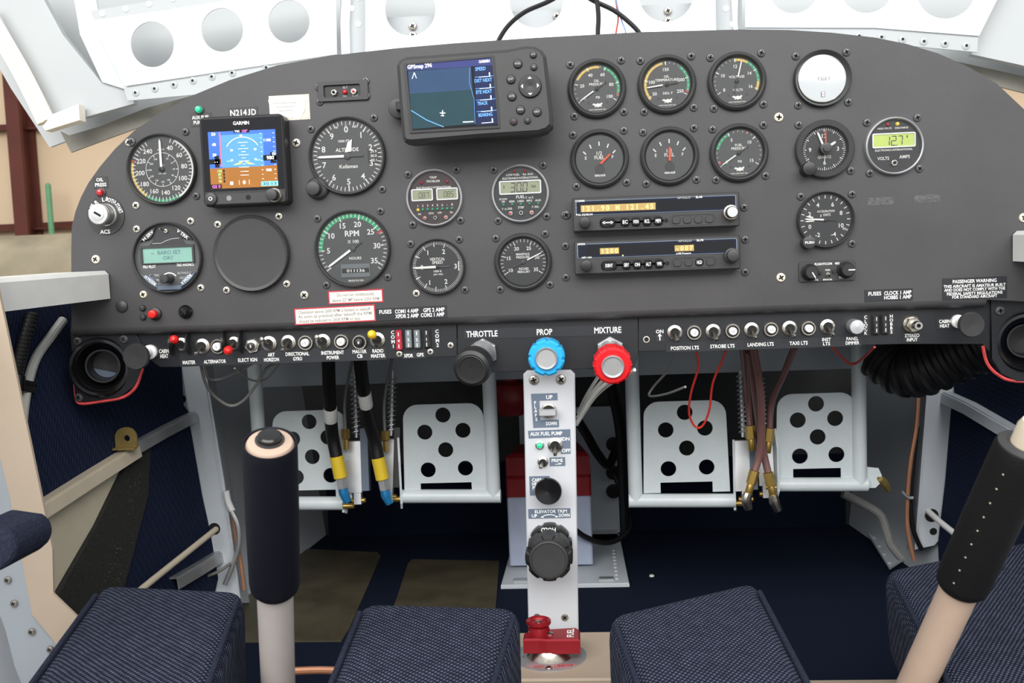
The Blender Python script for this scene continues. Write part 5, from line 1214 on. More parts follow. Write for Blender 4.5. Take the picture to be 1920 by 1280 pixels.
# ================================================================== CENTRE PEDESTAL
PEY = .004
ped = thing('centre_pedestal', 'pale grey pedestal strip below the propeller knob carrying flap and trim controls', 'pedestal', (0, PEY, ZR), PANROT)
def pd(px, py): p = PY(px, py, PEY); return (p.x, p.z-ZR)
pol = [pd(*p) for p in ((981, 702), (988, 695), (1070, 694), (1078, 702), (1085, 1195), (991, 1195))]
MB().prism(pol, -.018, 0, 'pedestal_paint', .0012).build('face_plate', ped)
for x, y, k in ((1001, 712, 'n'), (1052, 711, 'n')): a = pd(x, y); screw(ped, a[0], a[1], k, 0, 1.35)
for x, y, k in ((1007, 1157, 'b'), (1059, 1157, 'n')): a = pd(x, y); screw(ped, a[0], a[1], k, 0, 1.0)
PZ0 = PEY-.0003
def pth(name, label, cat, x, y, group=None): return pthing(name, label, cat, x, y, PZ0, group=group)
t, s = pth('placard', 'grey FLAPS placard around the flap switch', 'placard', 1022, 770, 'pedestal placards')
q = MB(); q.prism([(a*s, b*s) for a, b in ((-25, 33), (24, 33), (24, 20), (-10, 20), (-10, -17), (25, -17), (25, -31), (-23, -31))], 0, .0005, 'label_grey'); q.build('plate', t)
q = MB(); q.text('UP', 9*s, 26*s, 7*s, 'print', z=.0007); q.text('DOWN', 11*s, -24*s, 6.5*s, 'print', 20*s, .0007)
for i, ch_ in enumerate('FLAPS'): q.text(ch_, (-18+i*.3)*s, (16-i*7.8)*s, 6*s, 'print', z=.0007)
q.build('lettering', t)
t, s = pth('flap_switch', 'flap switch with a flat silver paddle lever', 'switch', 1029, 769)
MB().lathe([(14*s, 0), (14*s, .003), (11*s, .004), (9*s, .003)], 'nickel', 24).disc(9*s, .0032, 'hole', 14).build('collar', t)
MB().box(-2*s, -2*s, 34*s, 13*s, .006, .012, 'alu', .0012, 2*s).build('paddle', t); MB().cyl(4*s, .002, .008, 'nickel', 12).build('stem', t)
t, s = pth('placard', 'grey AUX FUEL PUMP placard with ON and OFF', 'placard', 1030, 832, 'pedestal placards')
MB().prism([(a*s, b*s) for a, b in ((-39, 26), (40, 27), (39, -19), (21, -19), (21, -2), (29, 13), (-38, 12))], 0, .0005, 'label_grey').build('plate', t)
q = MB(); q.text('AUX FUEL PUMP', -5*s, 20*s, 6.8*s, 'print', 60*s, .0007); q.text('ON', 31*s, 9*s, 6.5*s, 'print', z=.0007); q.text('OFF', 31*s, -13*s, 6.5*s, 'print', z=.0007); q.build('lettering', t)
t, s = pth('toggle_switch', 'toggle switch under the pedestal AUX FUEL PUMP placard', 'switch', 1041, 834, 'toggle switches'); tog_parts(t, s, -1, 0, None, 14)
lamp('indicator_light', 'green indicator light on the pedestal beside the pump switch', 1012, 834, 6, 'lens_green', 'nickel', Y=PZ0)
t, s = pth('toggle_switch', 'small nickel switch left of the PRIME placard', 'switch', 1018, 865, 'toggle switches'); tog_parts(t, s, -.3, -.6, None, 10)
placard('grey PRIME placard with an arrow', 1045, 865, 29, 16, [('PRIME', 0, 2.5, 6, 21), ('->', 2, -4, 5, 12)], 'label_grey', Y=PZ0, group='pedestal placards')
placard('grey CARB HEAT placard half hidden by its black knob', 1012, 910, 38, 36, [('CARB', -5, 11, 6.5, 18), ('HEAT', -5, 3.5, 6.5, 18), ('PULL', -5, -4, 6.5, 17), ('ON', -5, -12, 6.5, 9)], 'label_grey', Y=PZ0, group='pedestal placards')
t, s = pth('carb_heat_knob', 'round glossy black carb heat knob on the pedestal', 'knob', 1029, 912)
MB().lathe([(7*s, 0), (7*s, .016)], 'silver', 16).build('shaft', t); MB().lathe([(14*s, .012), (24*s, .017), (25.5*s, .021), (24*s, .024), (14*s, .0235), (0, .023)], 'black_gloss', 40, cap=False).build('knob_body', t)
t, s = placard('grey ELEVATOR TRIM placard above the large trim knob', 1030, 962, 79, 18, [('ELEVATOR TRIM', 3, 4, 6, 60), ('UP', -28, -4, 6), ('DOWN', 28, -4, 6, 20)], 'label_grey', Y=PZ0, group='pedestal placards')
q = MB().arc(30*s, 31.5*s, -24, 24, .0007, 'print', 10); q.v = [(x, y-33*s, z) for x, y, z in q.v]
for sg in (-1, 1): q.flat([(sg*11*s, -3*s), (sg*11*s, -8*s), (sg*17*s, -7*s)], .0007, 'print')
q.build('arrow_print', t)
t, s = pth('trim_knob', 'large lobed black elevator trim knob on the pedestal', 'knob', 1032, 1018)
pr = []
for i in range(96):
    a = 2*math.pi*i/96; rr = 41 if math.cos(a*8) > -.72 else 38.0; pr.append((rr*s*math.cos(a), rr*s*math.sin(a)))
q = MB().prism(pr, .001, .012, 'black', .002); q.text('HOLD', -2*s, 31*s, 8.5*s, 'print', 27*s, .0122, R(180)); q.build('lower_ring', t)
pr2 = [(x*1.04, y*1.04) for x, y in pr]
MB().prism(pr2, .034, .057, 'black', .004).build('grip', t); MB().cyl(26*s, .011, .035, 'black', 28).build('neck', t)
MB().lathe([(36*s, .056), (34*s, .0602), (31*s, .0606), (30*s, .0592), (0, .0585)], 'bezel', 48, cap=False).build('cap', t)

# ================================================================== FUEL SELECTOR
FZ = .085
fb = thing('selector_box', 'cream fuel selector box on the floor at the foot of the pedestal', 'box', PZ(1060, 1230, 0))
bpy.context.view_layer.update()
A, B = PZ(968, 1186, FZ), PZ(1154, 1183, FZ); C, D_ = PZ(1152, 1272, FZ), PZ(955, 1272, FZ)
y1 = max(A.y, B.y); 
q = MB(); inv = fb.matrix_world.inverted()
def lbox(mb, par, x0, x1, y0, y1, z0, z1, m, bev=.002):
    w_, d_, h_ = x1-x0, y1-y0, z1-z0; o = par.matrix_world.translation
    mb.box((x0+x1)/2-o.x, (y0+y1)/2-o.y, w_, d_, z0-o.z, z1-o.z, m, bev)
lbox(q, fb, A.x, B.x, C.y, y1, 0, FZ, 'beige_paint'); q.build('box_cover', fb)
lw = thing('spar_cover', 'cream spar cover running across under the seats', 'cover', (0, -.2, 0)); bpy.context.view_layer.update()
q = MB(); lbox(q, lw, -.44, .44, -.42, C.y-.001, 0, FZ-.002, 'beige_paint'); q.build('cover_plate', lw)
fp = PZ(1031, 1230, FZ)
t = thing('fuel_selector', 'red anodised fuel selector handle lettered FUEL on a round metal dial', 'valve', fp)
s = .00056
q = MB().lathe([(.038, 0), (.038, .0012), (.037, .0016), (0, .0017)], 'alu', 48, cap=False); q.build('dial_plate', t)
q = MB()
for st_, an, m in (('OFF', 200, 'p_red'), ('LIFT', 160, 'p_red'), ('KNOB', 148, 'p_red'), ('19.1', 262, 'print_black'), ('L', 300, 'print_black')): q.text(st_, .031*math.sin(R(an)), .031*math.cos(R(an)), .004, m, z=.0019)
q.build('dial_print', t); screw(t, 0, -.033, 'n', .0016, .9)
MB().lathe([(.024, .0015), (.018, .006), (.016, .010)], 'nickel', 36).build('hub_cone', t)
q = MB().prism([(-.026, -.014), (-.026, .004), (-.012, .012), (.028, .017), (.032, .010), (.032, -.016), (-.002, -.016), (-.010, -.014)], .009, .024, 'red_anodised', .0016); q.text('FUEL', .022, .001, .007, 'print', .022, .0242, R(90)); q.build('handle', t)
q = MB().lathe([(.0115, .024), (.0105, .028), (.013, .031), (.013, .034), (.0115, .0348), (.009, .0335), (.008, .0318), (0, .0316)], 'red_anodised', 28, cap=False); q.build('lift_knob', t, Matrix.Translation((-.011, .012, 0)))
MB().lathe([(.0034, .0316), (.0034, .0330), (.002, .0334)], 'chrome', 12).build('knob_screw', t, Matrix.Translation((-.011, .012, 0)))
MB().lathe([(.0038, .024), (.0038, .0252), (.002, .0255)], 'nickel', 12).build('handle_screw', t, Matrix.Translation((.001, -.001, 0)))

# ================================================================== RUDDER PEDALS
PDY = .25
def pedal(label, plate, tubex, side, bar):
    # plate: (x0,x1,ytop,ybot) px ; side: -1 tube on left, +1 on right ; bar: (xin, xout, y) px
    x0, x1, yt, yb = plate; o = PY((x0+x1)/2, bar[2], PDY); t = thing('rudder_pedal', label, 'pedal', o, PANROT, 'rudder pedals'); s = pscale((x0+x1)/2, yb, PDY)
    rel = lambda x, y, Y=PDY: (PY(x, y, Y).x-o.x, PY(x, y, Y).z-o.z)
    w_ = (x1-x0)*s; h_ = (yb-yt)*s; cx, cy = rel((x0+x1)/2, (yt+yb)/2)
    r_ = .020
    pts = [(cx-w_/2-.002, cy-h_/2), (cx+w_/2+.002, cy-h_/2)]+[(cx+w_/2-r_+r_*math.cos(R(a)), cy+h_/2-r_+r_*math.sin(R(a))) for a in range(0, 91, 15)]+[(cx-w_/2+r_+r_*math.cos(R(a)), cy+h_/2-r_+r_*math.sin(R(a))) for a in range(90, 181, 15)]
    tb_ = .10*w_
    pts = [(cx-w_/2-.003, cy-h_/2-.014), (cx-w_/2+.020, cy-h_/2-.014), (cx-w_/2+.020, cy-h_/2), (cx+w_/2-.020, cy-h_/2), (cx+w_/2-.020, cy-h_/2-.014), (cx+w_/2+.003, cy-h_/2-.014)]+pts[2:]
    hs = [circle(cx+a*w_, cy+b*h_, .0103, 22) for a, b in ((0, .36), (-.235, .15), (.24, .16), (.015, -.08), (-.215, -.33), (.25, -.32))]
    v, f = holed(pts, hs, -.001, .001, 'pedal_paint', .0003); MB().add(v, f, 'pedal_paint', False).build('foot_plate', t)
    xin, xout, by = bar; a = rel(xin, by); b = rel(xout, by); top = rel(tubex, 560); R_ = .0095
    q = MB().tube([(b[0], top[1], .0), (b[0], b[1]+.012, 0), (b[0], b[1], 0)], R_, 'pedal_paint', 16, sm=1); q.build('upright_tube', t)
    q = MB().tube([(b[0]+(R_ if b[0] > a[0] else -R_), b[1], 0), (a[0], a[1], 0)], R_, 'pedal_paint', 16, sm=1); q.build('cross_tube', t)
    # brake side plate at the inner end
    sp = MB().prism([(-.004, -.012), (.005, -.016), (.010, -.008), (.010, .05), (.002, h_*.75), (-.002, h_*.75), (-.004, .02)], -.0015, .0015, 'pedal_paint', .0003)
    sp.build('side_plate', t, Matrix.Translation((a[0], a[1], 0)) @ Matrix.Rotation(R(-78*side), 4, 'Y'))
    q = MB().lathe([(.0038, -.008), (.0038, .008), (.0025, .0095)], 'brass', 12, M=frame((a[0]-side*.006, a[1]-.003, .004), (1, 0, 0))); q.build('pivot_bolt', t)
    return t
pedal('rudder pedal behind the cream-capped stick', (514, 652, 770, 918), 497, -1, (645, 493, 943))
pedal('rudder pedal below the throttle knob', (758, 908, 757, 905), 925, 1, (752, 926, 930))
pedal('rudder pedal with the red wire hanging over it', (1208, 1362, 750, 905), 1193, -1, (1378, 1192, 938))
pedal('rightmost rudder pedal beside the link bracket', (1457, 1604, 735, 880), 1613, 1, (1454, 1612, 908))
# link bracket on the right-hand pedal
t = thing('pedal_link', 'pale rounded lug with worn gold link beside the rightmost pedal', 'bracket', PY(1625, 895, PDY), PANROT); s = pscale(1625, 895, PDY)
v, f = holed([(-8*s, -20*s), (16*s, -20*s), (26*s, -10*s), (28*s, 4*s), (22*s, 18*s), (-8*s, 22*s)], [circle(22*s, -2*s, 3.4*s, 12)], -.001, .001, 'pedal_paint'); MB().add(v, f, 'pedal_paint').build('lug', t)
MB().tube([(24*s, -2*s, .002), (34*s, -12*s, -.004), (46*s, -30*s, -.012)], [.004, .006, .004], 'gold_tab', 8).build('link_end', t)
# ---- brake cylinders and hoses
def cyl(label, xb, yb, xt, yt, m1, m2, wpx=28, Y=PDY-.004):
    b, tp = PY(xb, yb, Y), PY(xt, yt, Y+.03); d = (tp-b); L = d.length; t = thing('brake_cylinder', label, 'cylinder', b, frame((0, 0, 0), d), 'brake cylinders'); s = pscale(xb, yb, Y); w_ = wpx*s/2
    MB().box(-w_*.35, 0, w_*1.9, w_*1.2, .014, L*.46, m1, .0012).build('cylinder_body', t)
    MB().box(w_*1.05, 0, w_*.95, w_*1.1, .016, L*.55, m2, .0010).build('side_cover', t)
    q = MB().tube([(0, 0, L*.48), (0, 0, L*.98)], .0028, 'alu', 8, sm=1); q.build('piston_rod', t)
    q = MB(); P = [(.0055*math.cos(i*.9), .0055*math.sin(i*.9), L*.5+i*L*.45/90) for i in range(90)]; q.tube(P, .0011, 'alu', 5, sm=1); q.build('return_spring', t)
    MB().box(0, 0, .010, .010, -.002, .018, 'silver', .001).build('clevis', t)
    MB().lathe([(.0036, -.009), (.0036, .009), (.0025, .0105)], 'brass', 12, M=frame((0, 0, .003), (1, 0, 0))).build('clevis_pin', t)
cyl('silver brake cylinder left of the pilot side hose pair', 672, 942, 664, 690, 'silver', 'label_grey', 30)
cyl('dark grey brake cylinder beside the pedal under the throttle', 730, 935, 736, 690, 'silver', 'bezel', 24)
cyl('grey brake cylinder beside the pedal with the red wire', 1398, 940, 1388, 690, 'silver', 'label_grey', 30)
cyl('short silver brake cylinder beside the rightmost pedal', 1437, 930, 1425, 690, 'silver', 'alu', 20)
def hose(label, pts, m, r, endm=None, Y0=PDY-.03, Y1=.14, cols=None):
    n = len(pts); P = [PY(x, y, Y1+(Y0-Y1)*min(1, i/(n-1)*1.6)) for i, (x, y) in enumerate(pts)]
    t = thing('brake_hose', label, 'hose', P[-1], group='brake hoses'); L = [p-P[-1] for p in P]
    MB().tube(L, r, m, 12).build('hose', t)
    if m == 'rubber':
        d_ = (L[2]-L[1]).normalized(); MB().lathe([(r*1.02, -.012), (r*1.06, -.011), (r*1.06, .011), (r*1.02, .012)], 'wire_white', 14, M=frame(L[2]+d_*(-.004 if pts[0][0] < 650 else -.03), d_)).build('hose_tag', t)
    if cols:
        d = (L[-1]-L[-2]).normalized(); z = 0
        for (len_, rad, mm_, hexa) in cols:
            M = frame(d*z, d)
            q = MB()
            if hexa: q.prism([(a*rad, b*rad) for a, b in HEX], 0, len_, mm_, .0006, M=M)
            else: q.lathe([(rad*.92, 0), (rad, .001), (rad, len_-.001), (rad*.9, len_)], mm_, 14, M=M)
            q.build('fitting', t); z += len_*.95
        if endm:
            e = d*z; q = MB().tube([e-d*.002, e+d*.008, e+d*.012+Vector((.004, 0, -.008))], [.006, .007, .005], endm, 10); q.build('elbow', t)
YF = [(.030, .0092, 'hose_yellow', False), (.016, .0075, 'alu', True)]
hose('black hose with yellow collar nearest the left pedal plate', [(615, 640), (617, 720), (620, 780), (624, 820), (631, 855)], 'rubber', .0085, 'hose_blue', cols=YF)
hose('black hose with yellow collar nearest the throttle', [(672, 640), (680, 720), (690, 780), (702, 825), (709, 858)], 'rubber', .0085, 'hose_blue', cols=YF)
BR = [(.018, .0066, 'brass', True), (.016, .0050, 'brass', False)]
hose('dull pink hose with brass nut, left of the right footwell bundle', [(1392, 650), (1398, 700), (1402, 750), (1406, 797)], 'hose_pink', .0043, cols=BR)
hose('dull pink hose crossing to the lower left brass nut', [(1412, 650), (1424, 720), (1428, 790), (1424, 850), (1415, 882)], 'hose_pink', .0048, 'nickel', Y0=PDY-.046, Y1=.125, cols=BR)
hose('dull pink hose running down to the lower right brass nut', [(1405, 660), (1416, 740), (1428, 830), (1440, 885)], 'hose_pink', .0048, 'nickel', cols=BR)
hose('dull pink hose slanting in from the right with brass nut', [(1490, 650), (1470, 700), (1448, 750), (1443, 802)], 'hose_pink', .0043, Y0=PDY-.02, Y1=.16, cols=BR)
for (x, y, lab) in ((648, 815, 'brass fitting with thin line beside the yellow collared hose'), (722, 818, 'brass fitting with thin line on the right hand hose')):
    p = PY(x, y, PDY-.012); t = thing('brass_fitting', lab, 'fitting', p, PANROT, 'brass fittings')
    MB().prism([(a*.0062, b*.0062) for a, b in HEX], -.008, .005, 'brass', .0008, M=Matrix.Rotation(R(90), 4, 'X')).build('nut', t); MB().tube([(0, -.006, 0), (0, -.020, 0)], .0040, 'brass', 10, sm=1).build('stem', t)
    MB().tube([(0, .008, 0), (.001, .05, -.004), (.010, .10, -.02), (.02, .16, -.05)], .0022, 'wire_grey', 6).build('thin_line', t)

# ================================================================== BATTERY, FIREWALL DETAILS
by = .46
b0, b1 = PY(956, 1075, by), PY(1113, 1075, by); bz = max(0, b0.z)
t = thing('battery', 'pale battery with a dark red top behind the pedestal', 'battery', ((b0.x+b1.x)/2, by+.05, .012)); w_ = b1.x-b0.x; hb_ = PY(1035, 930, by).z-.012; ht = PY(1035, 893, by).z-.012
MB().box(0, 0, w_, .10, 0, hb_, 'battery_body', .003, .004).build('case', t); MB().box(0, 0, w_*1.01, .102, hb_, ht, 'battery_red', .003, .004).build('lid', t)
vs = MB().prism([(-w_*.5, -.04), (w_*.5, -.04), (w_*.40, .05), (-w_*.40, .05)], ht, ht+.035, 'battery_red', .006); vs.build('terminal_cover', t)
MB().cyl(.008, ht+.03, ht+.05, 'brass', 12, x=.03, y=-.02).build('terminal', t)
t = thing('battery_tray', 'grey painted battery tray with a wide riveted flange on the floor', 'tray', (b0.x+w_/2, by+.03, 0))
x0 = PZ(940, 1095, .004).x-t.location.x; x1 = PZ(1180, 1095, .004).x-t.location.x; yf = PZ(1060, 1097, .004).y-t.location.y
MB().prism([(x0, yf), (x1, yf), (x1-.004, .16), (x0+.004, .16)], 0, .006, 'grey_paint', .001).build('flange', t)
MB().prism([(x0+.02, .12), (x1-.006, .12), (x1-.01, .30), (x0+.02, .30)], 0, .006, 'grey_paint').build('rear_flange', t)
q = MB().box((x0+x1)/2+.01, .19, (x1-x0)*.92, .004, 0, .23, 'grey_paint', .0005); q.build('back_plate', t)
for i in range(9): link('rivet', RG, t, Matrix.Translation((x1-.018, yf+.02+i*.018, .006)))
for xx in (.03, .10, .16): MB().box(x0+xx, yf+.018, .022, .012, .006, .009, 'alu', .0005).build('hinge_tab', t)
for y in (832, 885, 920):
    p = PY(1150, y, by+.17); MB().lathe([(.011, 0), (.013, .003), (.008, .004)], 'rubber', 18).disc(.008, .0042, 'hole', 12).build('grommet', t, Matrix.Translation(p-t.location) @ PANROT)
def wire(name, label, pts, r, m, Ys, cat='wire', n=8, group='loose wiring'):
    k = len(pts)-1
    P = [PY(x, y, Ys[0]+(Ys[1]-Ys[0])*(i/k if len(Ys) == 2 else math.sin(math.pi*i/k))) for i, (x, y) in enumerate(pts)]
    return tag(MB().tube(P, r, m, n, sm=6).build(name), label, cat, group)
wire('battery_cable', 'thick black battery cable curving down beside the pedestal', [(1078, 780), (1100, 815), (1120, 850), (1140, 872), (1152, 850)], .0075, 'rubber', (.44, .56), 'cable')
wire('battery_cable', 'black cable sagging below the battery to the right', [(1070, 985), (1095, 1005), (1130, 1017), (1160, 1010), (1180, 985), (1168, 930), (1152, 890)], .0045, 'rubber', (.42, .54), 'cable')
wire('battery_cable', 'black cable hanging down at the right of the battery', [(1140, 700), (1162, 800), (1168, 900), (1172, 1000)], .008, 'rubber', (.40, .50), 'cable')
t = thing('heat_valve', 'dull red rounded valve body seen left of the pedestal top', 'valve', PY(958, 745, .40))
MB().lathe([(.0, -.028), (.018, -.026), (.028, -.012), (.030, .006), (.024, .020), (.012, .026), (.009, .045)], 'battery_red', 24, cap=False).build('valve_body', t); MB().cyl(.011, .030, .06, 'wire_grey', 14).build('collar', t)
for i, (dx, dy) in enumerate(((0, 0), (6, 4), (12, 8), (-5, -3))):
    wire('white_wire', ('outermost','second','third','innermost')[i]+' of the white wires fanning behind the red knob', [(1175-dx*3, 690-dy), (1140-dx*2, 715), (1110-dx, 745), (1082+dx*.2, 790-dy*2)], .0022, 'wire_white', (.016, .09+.012*i), n=6)
wire('grey_wire', 'long grey wire loop hanging under the left switch panel', [(376, 680), (384, 715), (400, 740), (430, 760), (455, 752), (480, 722), (500, 690), (520, 680)], .0018, 'wire_grey', (.016, .09, 0))
wire('grey_wire', 'shorter grey wire loop under the left switch panel', [(384, 684), (390, 708), (410, 711), (440, 700), (475, 680)], .0016, 'wire_grey', (.017, .06, 0))
wire('grey_wire', 'thin grey wire hanging behind the ART HORIZON switch', [(440, 690), (470, 712), (500, 710), (525, 680)], .0012, 'wire_grey', (.018, .08, 0))
wire('red_wire', 'thin red wire loop hanging over the footwell right of the pedestal', [(1306, 660), (1309, 690), (1296, 735), (1292, 775), (1304, 800), (1318, 797), (1330, 768), (1336, 720), (1352, 680), (1362, 655)], .0013, 'wire_red', (.016, .10, 0))
for (pts, lab) in (([(1266, 655), (1255, 690), (1225, 725), (1218, 742), (1250, 738), (1285, 725)], 'dark wire tangle behind the red knob'), ([(1560, 650), (1590, 680), (1610, 678), (1640, 650)], 'dark red wire sagging right of the footwell hoses')):
    wire('dark_wire', lab, pts, .0014, 'wire_grey' if 'tangle' in lab else 'wire_red', (.016, .1, 0))
# black ribbed duct under the right vent
P = [PY(x, y, .10+.02*i) for i, (x, y) in enumerate(((1850, 640), (1790, 665), (1730, 690), (1690, 690), (1650, 660)))]
Pc, rc = catmull(P, [.030]*5, 16); mb = MB().tube(Pc, [.034 if i % 6 < 3 else .0305 for i in range(len(Pc))], 'rubber', 20, sm=1); tag(mb.build('air_duct'), 'fat black ribbed air duct under the right switch panel', 'duct')
# cross beam under the panel
q = MB(); a = PY(400, 690, .20); zb = PY(1400, 697, .31).z; wbox(q, -.47, .47, .31, .325, zb, zb+.06, 'flange_grey'); wbox(q, -.47, .47, .325, .345, zb, zb+.003, 'flange_grey'); tag(q.build('subpanel_beam'), 'grey channel beam crossing the footwell under the panel', 'beam')
# right side pipes
def PWl(s, pts, off): return [PW(s, x, y, off) for x, y in pts]
def pipeY(name, label, pts, r, m, Y, cat='pipe', group='side wall pipes'): return wire(name, label, pts, r, m, (Y, Y), cat, 10, group)
pipeY('copper_pipe', 'copper pipe running down beside the right bulkhead channel', [(1722, 735), (1718, 800), (1708, 860), (1702, 920), (1701, 980), (1707, 1020), (1714, 1050)], .0030, 'copper', YcR-.012)
pipeY('black_line', 'black line running down behind the copper pipe', [(1720, 800), (1714, 860), (1708, 930), (1712, 990), (1728, 1030)], .0034, 'rubber', YcR-.006, 'line')
pipeY('bent_pipe', 'grey pipe bending down from the right pedal toward the seat', [(1580, 925), (1620, 945), (1650, 965), (1662, 995), (1670, 1020), (1690, 1045)], .0062, 'wire_grey', YcR-.02)
pipeY('bent_pipe', 'short grey pipe joining the copper pipe from the right', [(1690, 920), (1702, 932), (1712, 933)], .0024, 'alu', YcR-.02)
pipeY('silver_pipe', 'bright silver pipe curving down by the left bulkhead channel', [(434, 958), (446, 985), (448, 1020), (438, 1055), (422, 1095)], .0036, 'silver', YcL-.02)
pipeY('copper_pipe', 'copper pipe behind the left stick', [(436, 965), (443, 1010), (452, 1060), (458, 1105)], .0026, 'copper', YcL-.005)
pipeY('bent_pipe', 'thin grey pipe joining the silver pipe low on the left', [(388, 1080), (412, 1070), (432, 1056)], .0022, 'wire_grey', YcL-.025)
pipeY('door_bracket', 'small white clip on the left bulkhead channel', [(424, 920), (428, 940), (436, 958)], .0045, 'white_paint', YcL-.008, 'clip')
for s_, pts, lab in ((-1, [(405, 992), (350, 1036), (285, 1088), (240, 1125)], 'pale push rod entering the left bulkhead hole'), (1, [(1740, 958), (1765, 980), (1800, 1008), (1850, 1048)], 'pale push rod entering the right bulkhead hole')):
    q = MB().tube(PWl(s_, pts, .035), .0042, 'white_paint' if s_ > 0 else 'seal', 12, sm=1); tag(q.build('push_rod'), lab, 'rod', 'push rods')
# riveted floor side channel on the right and black clip
t = thing('floor_channel', 'grey riveted floor channel at the right of the footwell', 'channel', PZ(1640, 1040, .0)); bpy.context.view_layer.update()
o = t.matrix_world.translation
pts = [PZ(x, y, .004)-o for x, y in ((1578, 925), (1602, 905), (1712, 1040), (1668, 1068))]; world_prism(pts, (0, 0, .004), 'grey_paint', 'channel_plate', t)
for (x, y) in lerp((1590, 930), (1668, 1055), 9): link('rivet', RG, t, Matrix.Translation(PZ(x, y, .008)-o))
# floor scuff plates
for (pts, lab) in ((([(395, 1022), (708, 1037), (714, 1044), (655, 1180), (640, 1203), (380, 1205)]), 'worn brass scuff plate on the floor behind the left stick'), (([(772, 1050), (936, 1053), (930, 1135), (920, 1200), (715, 1200), (745, 1120), (765, 1058)]), 'worn brass scuff plate on the floor left of the pedestal')):
    P = [PZ(x, y, .0) for x, y in pts]; tag(world_prism(P, (0, 0, .002), 'scuff', 'scuff_plate'), lab, 'floor plate', 'floor scuff plates')
tag(MB().tube([PZ(545, 1258, .09), PZ(600, 1256, .09), PZ(660, 1258, .09)], .004, 'copper', 10).build('copper_pipe'), 'copper pipe lying along the spar cover under the seat', 'pipe')
q = MB().lathe([(.004, 0), (.0035, .002), (.001, .003)], 'wire_white', 7, M=Matrix.Translation(PZ(1222, 1080, .0))); tag(q.build('paper_crumb'), 'tiny white crumb on the navy carpet', 'crumb')

# ================================================================== SEATS
def lobe(parent, top, Zf, Zb, drop, front_dz=.0):
    # top: px of front-left, front-right, back-right, back-left corners on the sloping cushion top
    P = [PZ(*top[0], Zf), PZ(*top[1], Zf), PZ(*top[2], Zb), PZ(*top[3], Zb)]
    o = parent.matrix_world.translation
    bm = bmesh.new(); vt = [bm.verts.new(p-o) for p in P]; vb = [bm.verts.new(p-o+Vector((0, -.012 if i < 2 else 0, -drop))) for i, p in enumerate(P)]
    bm.faces.new(vt); bm.faces.new(vb[::-1])
    for i in range(4): j = (i+1) % 4; bm.faces.new((vt[i], vb[i], vb[j], vt[j]))
    bmesh.ops.recalc_face_normals(bm, faces=bm.faces)
    bmesh.ops.bevel(bm, geom=list(bm.edges), offset=.018, segments=5, affect='EDGES', profile=.6)
    me = bpy.data.meshes.new('thigh_pad'); bm.to_mesh(me); bm.free(); me.materials.append(MATS['fabric'])
    for p in me.polygons: p.use_smooth = True
    ob = link('thigh_pad', me, parent)
    k = .0095
    cen = sum((p for p in P), Vector())/4
    for a, b in ((3, 0), (1, 2)):
        A_, B_ = P[a]+(cen-P[a])*.06, P[b]+(cen-P[b])*.06
        if a == 3: B_ = B_+(A_-B_)*.09
        else: A_ = A_+(B_-A_)*.09
        MB().tube([A_-o+Vector((0, 0, -.0012)), (A_+B_)/2-o+Vector((0, 0, -.0010)), B_-o+Vector((0, 0, -.0012))],   .0024, 'fabric_piping', 8).build('piping', ob)
    return ob
def seat(label, lobes):
    t = thing('seat_cushion', label, 'cushion', (lobes[0][4], -.45, FZ), group='seat cushions'); bpy.context.view_layer.update()
    for l in lobes: lobe(t, l[:4], l[5], l[6], l[7])
seat('navy woven seat cushion with two thigh pads around the left stick', [((190, 1088), (462, 1100), (360, 1400), (-40, 1400), -.25, .225, .205, .105), ((676, 1122), (978, 1130), (900, 1400), (560, 1400), -.25, .215, .195, .105)])
seat('navy woven seat cushion with two thigh pads around the right stick', [((1136, 1146), (1418, 1080), (1590, 1400), (1230, 1400), .3, .205, .185, .095), ((1655, 1062), (1960, 1000), (2250, 1400), (1830, 1400), .3, .19, .172, .085)])

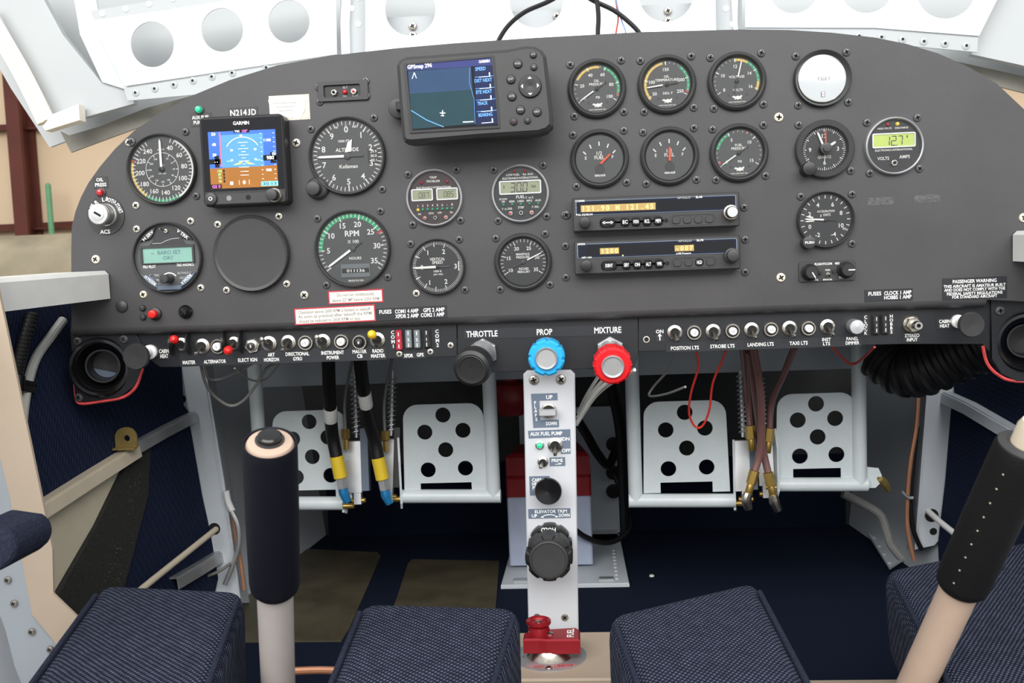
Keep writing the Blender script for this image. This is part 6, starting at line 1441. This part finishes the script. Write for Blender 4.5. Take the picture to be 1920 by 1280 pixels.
# ================================================================== CONTROL STICKS
sdir = (MR @ Vector(((605-960)/F, -(3700-640)/F, -1))).normalized()
def stick(label, px, py, dep, base, ends, gm, tm, topm, k):
    A = PD(px, py, dep); 
    def on(px_, py_):        # point on the axis nearest to a pixel ray
        d = ray(px_, py_); w0 = A-CAM; a = sdir.dot(sdir); b = sdir.dot(d); c = d.dot(d); dd = sdir.dot(w0); e = d.dot(w0)
        sN = (b*e-c*dd)/(a*c-b*b); return A+sdir*sN
    top, mid = on(*ends[0]), on(*ends[1])
    tt = (FZ-A.z)/sdir.z; bot = A+sdir*tt
    ax = top-bot; L = ax.length; t = thing('control_stick', label, 'stick', bot, frame((0, 0, 0), ax), 'control sticks')
    g0 = (mid-bot).length
    MB().lathe([(.0129, 0), (.0129, g0+.01)], tm, 28).build('tube', t)
    gr = .0180
    MB().lathe([(.015, g0-.002), (gr*.95, g0+.001), (gr*.985, g0+.006), (gr*1.0, (g0+L)/2), (gr*.985, L-.006), (gr*.98, L+.001), (gr*.955, L+.003), (gr*.90, L+.0025), (gr*.86, L-.003)], gm, 36, cap=False).build('foam_grip', t)
    if topm == 'dome':
        MB().lathe([(gr*.87, L-.004), (gr*.87, L+.001), (gr*.80, L+.0032), (gr*.5, L+.0048), (gr*.36, L+.005)], 'stick_cream', 32).build('end_cap', t); MB().lathe([(.0078, L+.004), (.0078, L+.0085), (.0066, L+.0094), (0, L+.0096)], 'black_gloss', 20, cap=False).build('push_button', t)
        MB().lathe([(.0095, L+.0046), (.0095, L+.0056), (.0078, L+.0058)], 'bezel', 20).build('button_rim', t)
    else:
        MB().lathe([(gr*.95, L-.004), (gr*.92, L+.004), (gr*.7, L+.006), (gr*.55, L+.005)], 'bezel', 28).build('end_cap', t); MB().lathe([(.0095, L), (.0095, L+.018), (.008, L+.022), (0, L+.023)], 'seal', 22, cap=False).build('push_button', t)
        for i in range(9): MB().disc(.0007, 0, 'seal', 6).build('stitch', t, Matrix.Translation((0, 0, g0+.012+i*(L-g0)*.1)) @ Matrix.Rotation(R(-46), 4, 'Z') @ frame((0, -gr*1.025, 0), (0, -1, 0)))
    MB().lathe([(.055, 0), (.045, .012), (.028, .030), (.019, .045), (.0145, .050)], 'rubber', 28, cap=False).build('rubber_boot', t)
stick('left control stick with navy foam grip and cream cap', 516, 1120, .693, None, ((505, 836), (516, 1100)), 'foam_navy', 'stick_tube', 'dome', 0)
stick('right control stick with black foam grip, leaning right', 1778, 1150, .68, None, ((1912, 842), (1806, 1098)), 'foam_black', 'stick_cream', 'flat', 1)

# ================================================================== pieces that belong to a part go under that part
UNDER = {'dial_print': ('dial_face', 'dial_plate'), 'lettering': ('plate',), 'arrow_print': ('plate',), 'lever_cap': ('lever',), 'key_slot': ('key_plug',), 'screen_image': ('screen_glass', 'screen_surround'),
         'fitting': ('hose',), 'elbow': ('hose',), 'hose_tag': ('hose',), 'return_spring': ('piston_rod',), 'clevis_pin': ('clevis',), 'release_button': ('knob_body',), 'knob_ring': ('knob_body',),
         'push_button': ('end_cap',), 'button_rim': ('end_cap',), 'knob_screw': ('lift_knob',), 'terminal': ('terminal_cover',), 'stitch': ('foam_grip',), 'damper_flap': ('eyeball',), 'knob_boss': (),
         'tuning_knob': (), 'cap': ('grip',), 'fuse_body': (), 'pivot_bolt': ('cross_tube',), 'lock_screw': ('housing',), 'handle_screw': ('handle',)}
import re as _re
def base(n): return _re.sub(r'\.\d+$', '', n)
for top in [o for o in list(sc.objects) if o.parent is None and o.children]:
    kids = list(top.children)
    for k in kids:
        for want in UNDER.get(base(k.name), ()):
            par = next((p for p in kids if base(p.name) == want), None)
            if par is not None:
                b = par.matrix_basis.inverted() @ k.matrix_basis
                k.parent = par; k.matrix_parent_inverse = Matrix.Identity(4); k.matrix_basis = b
                break
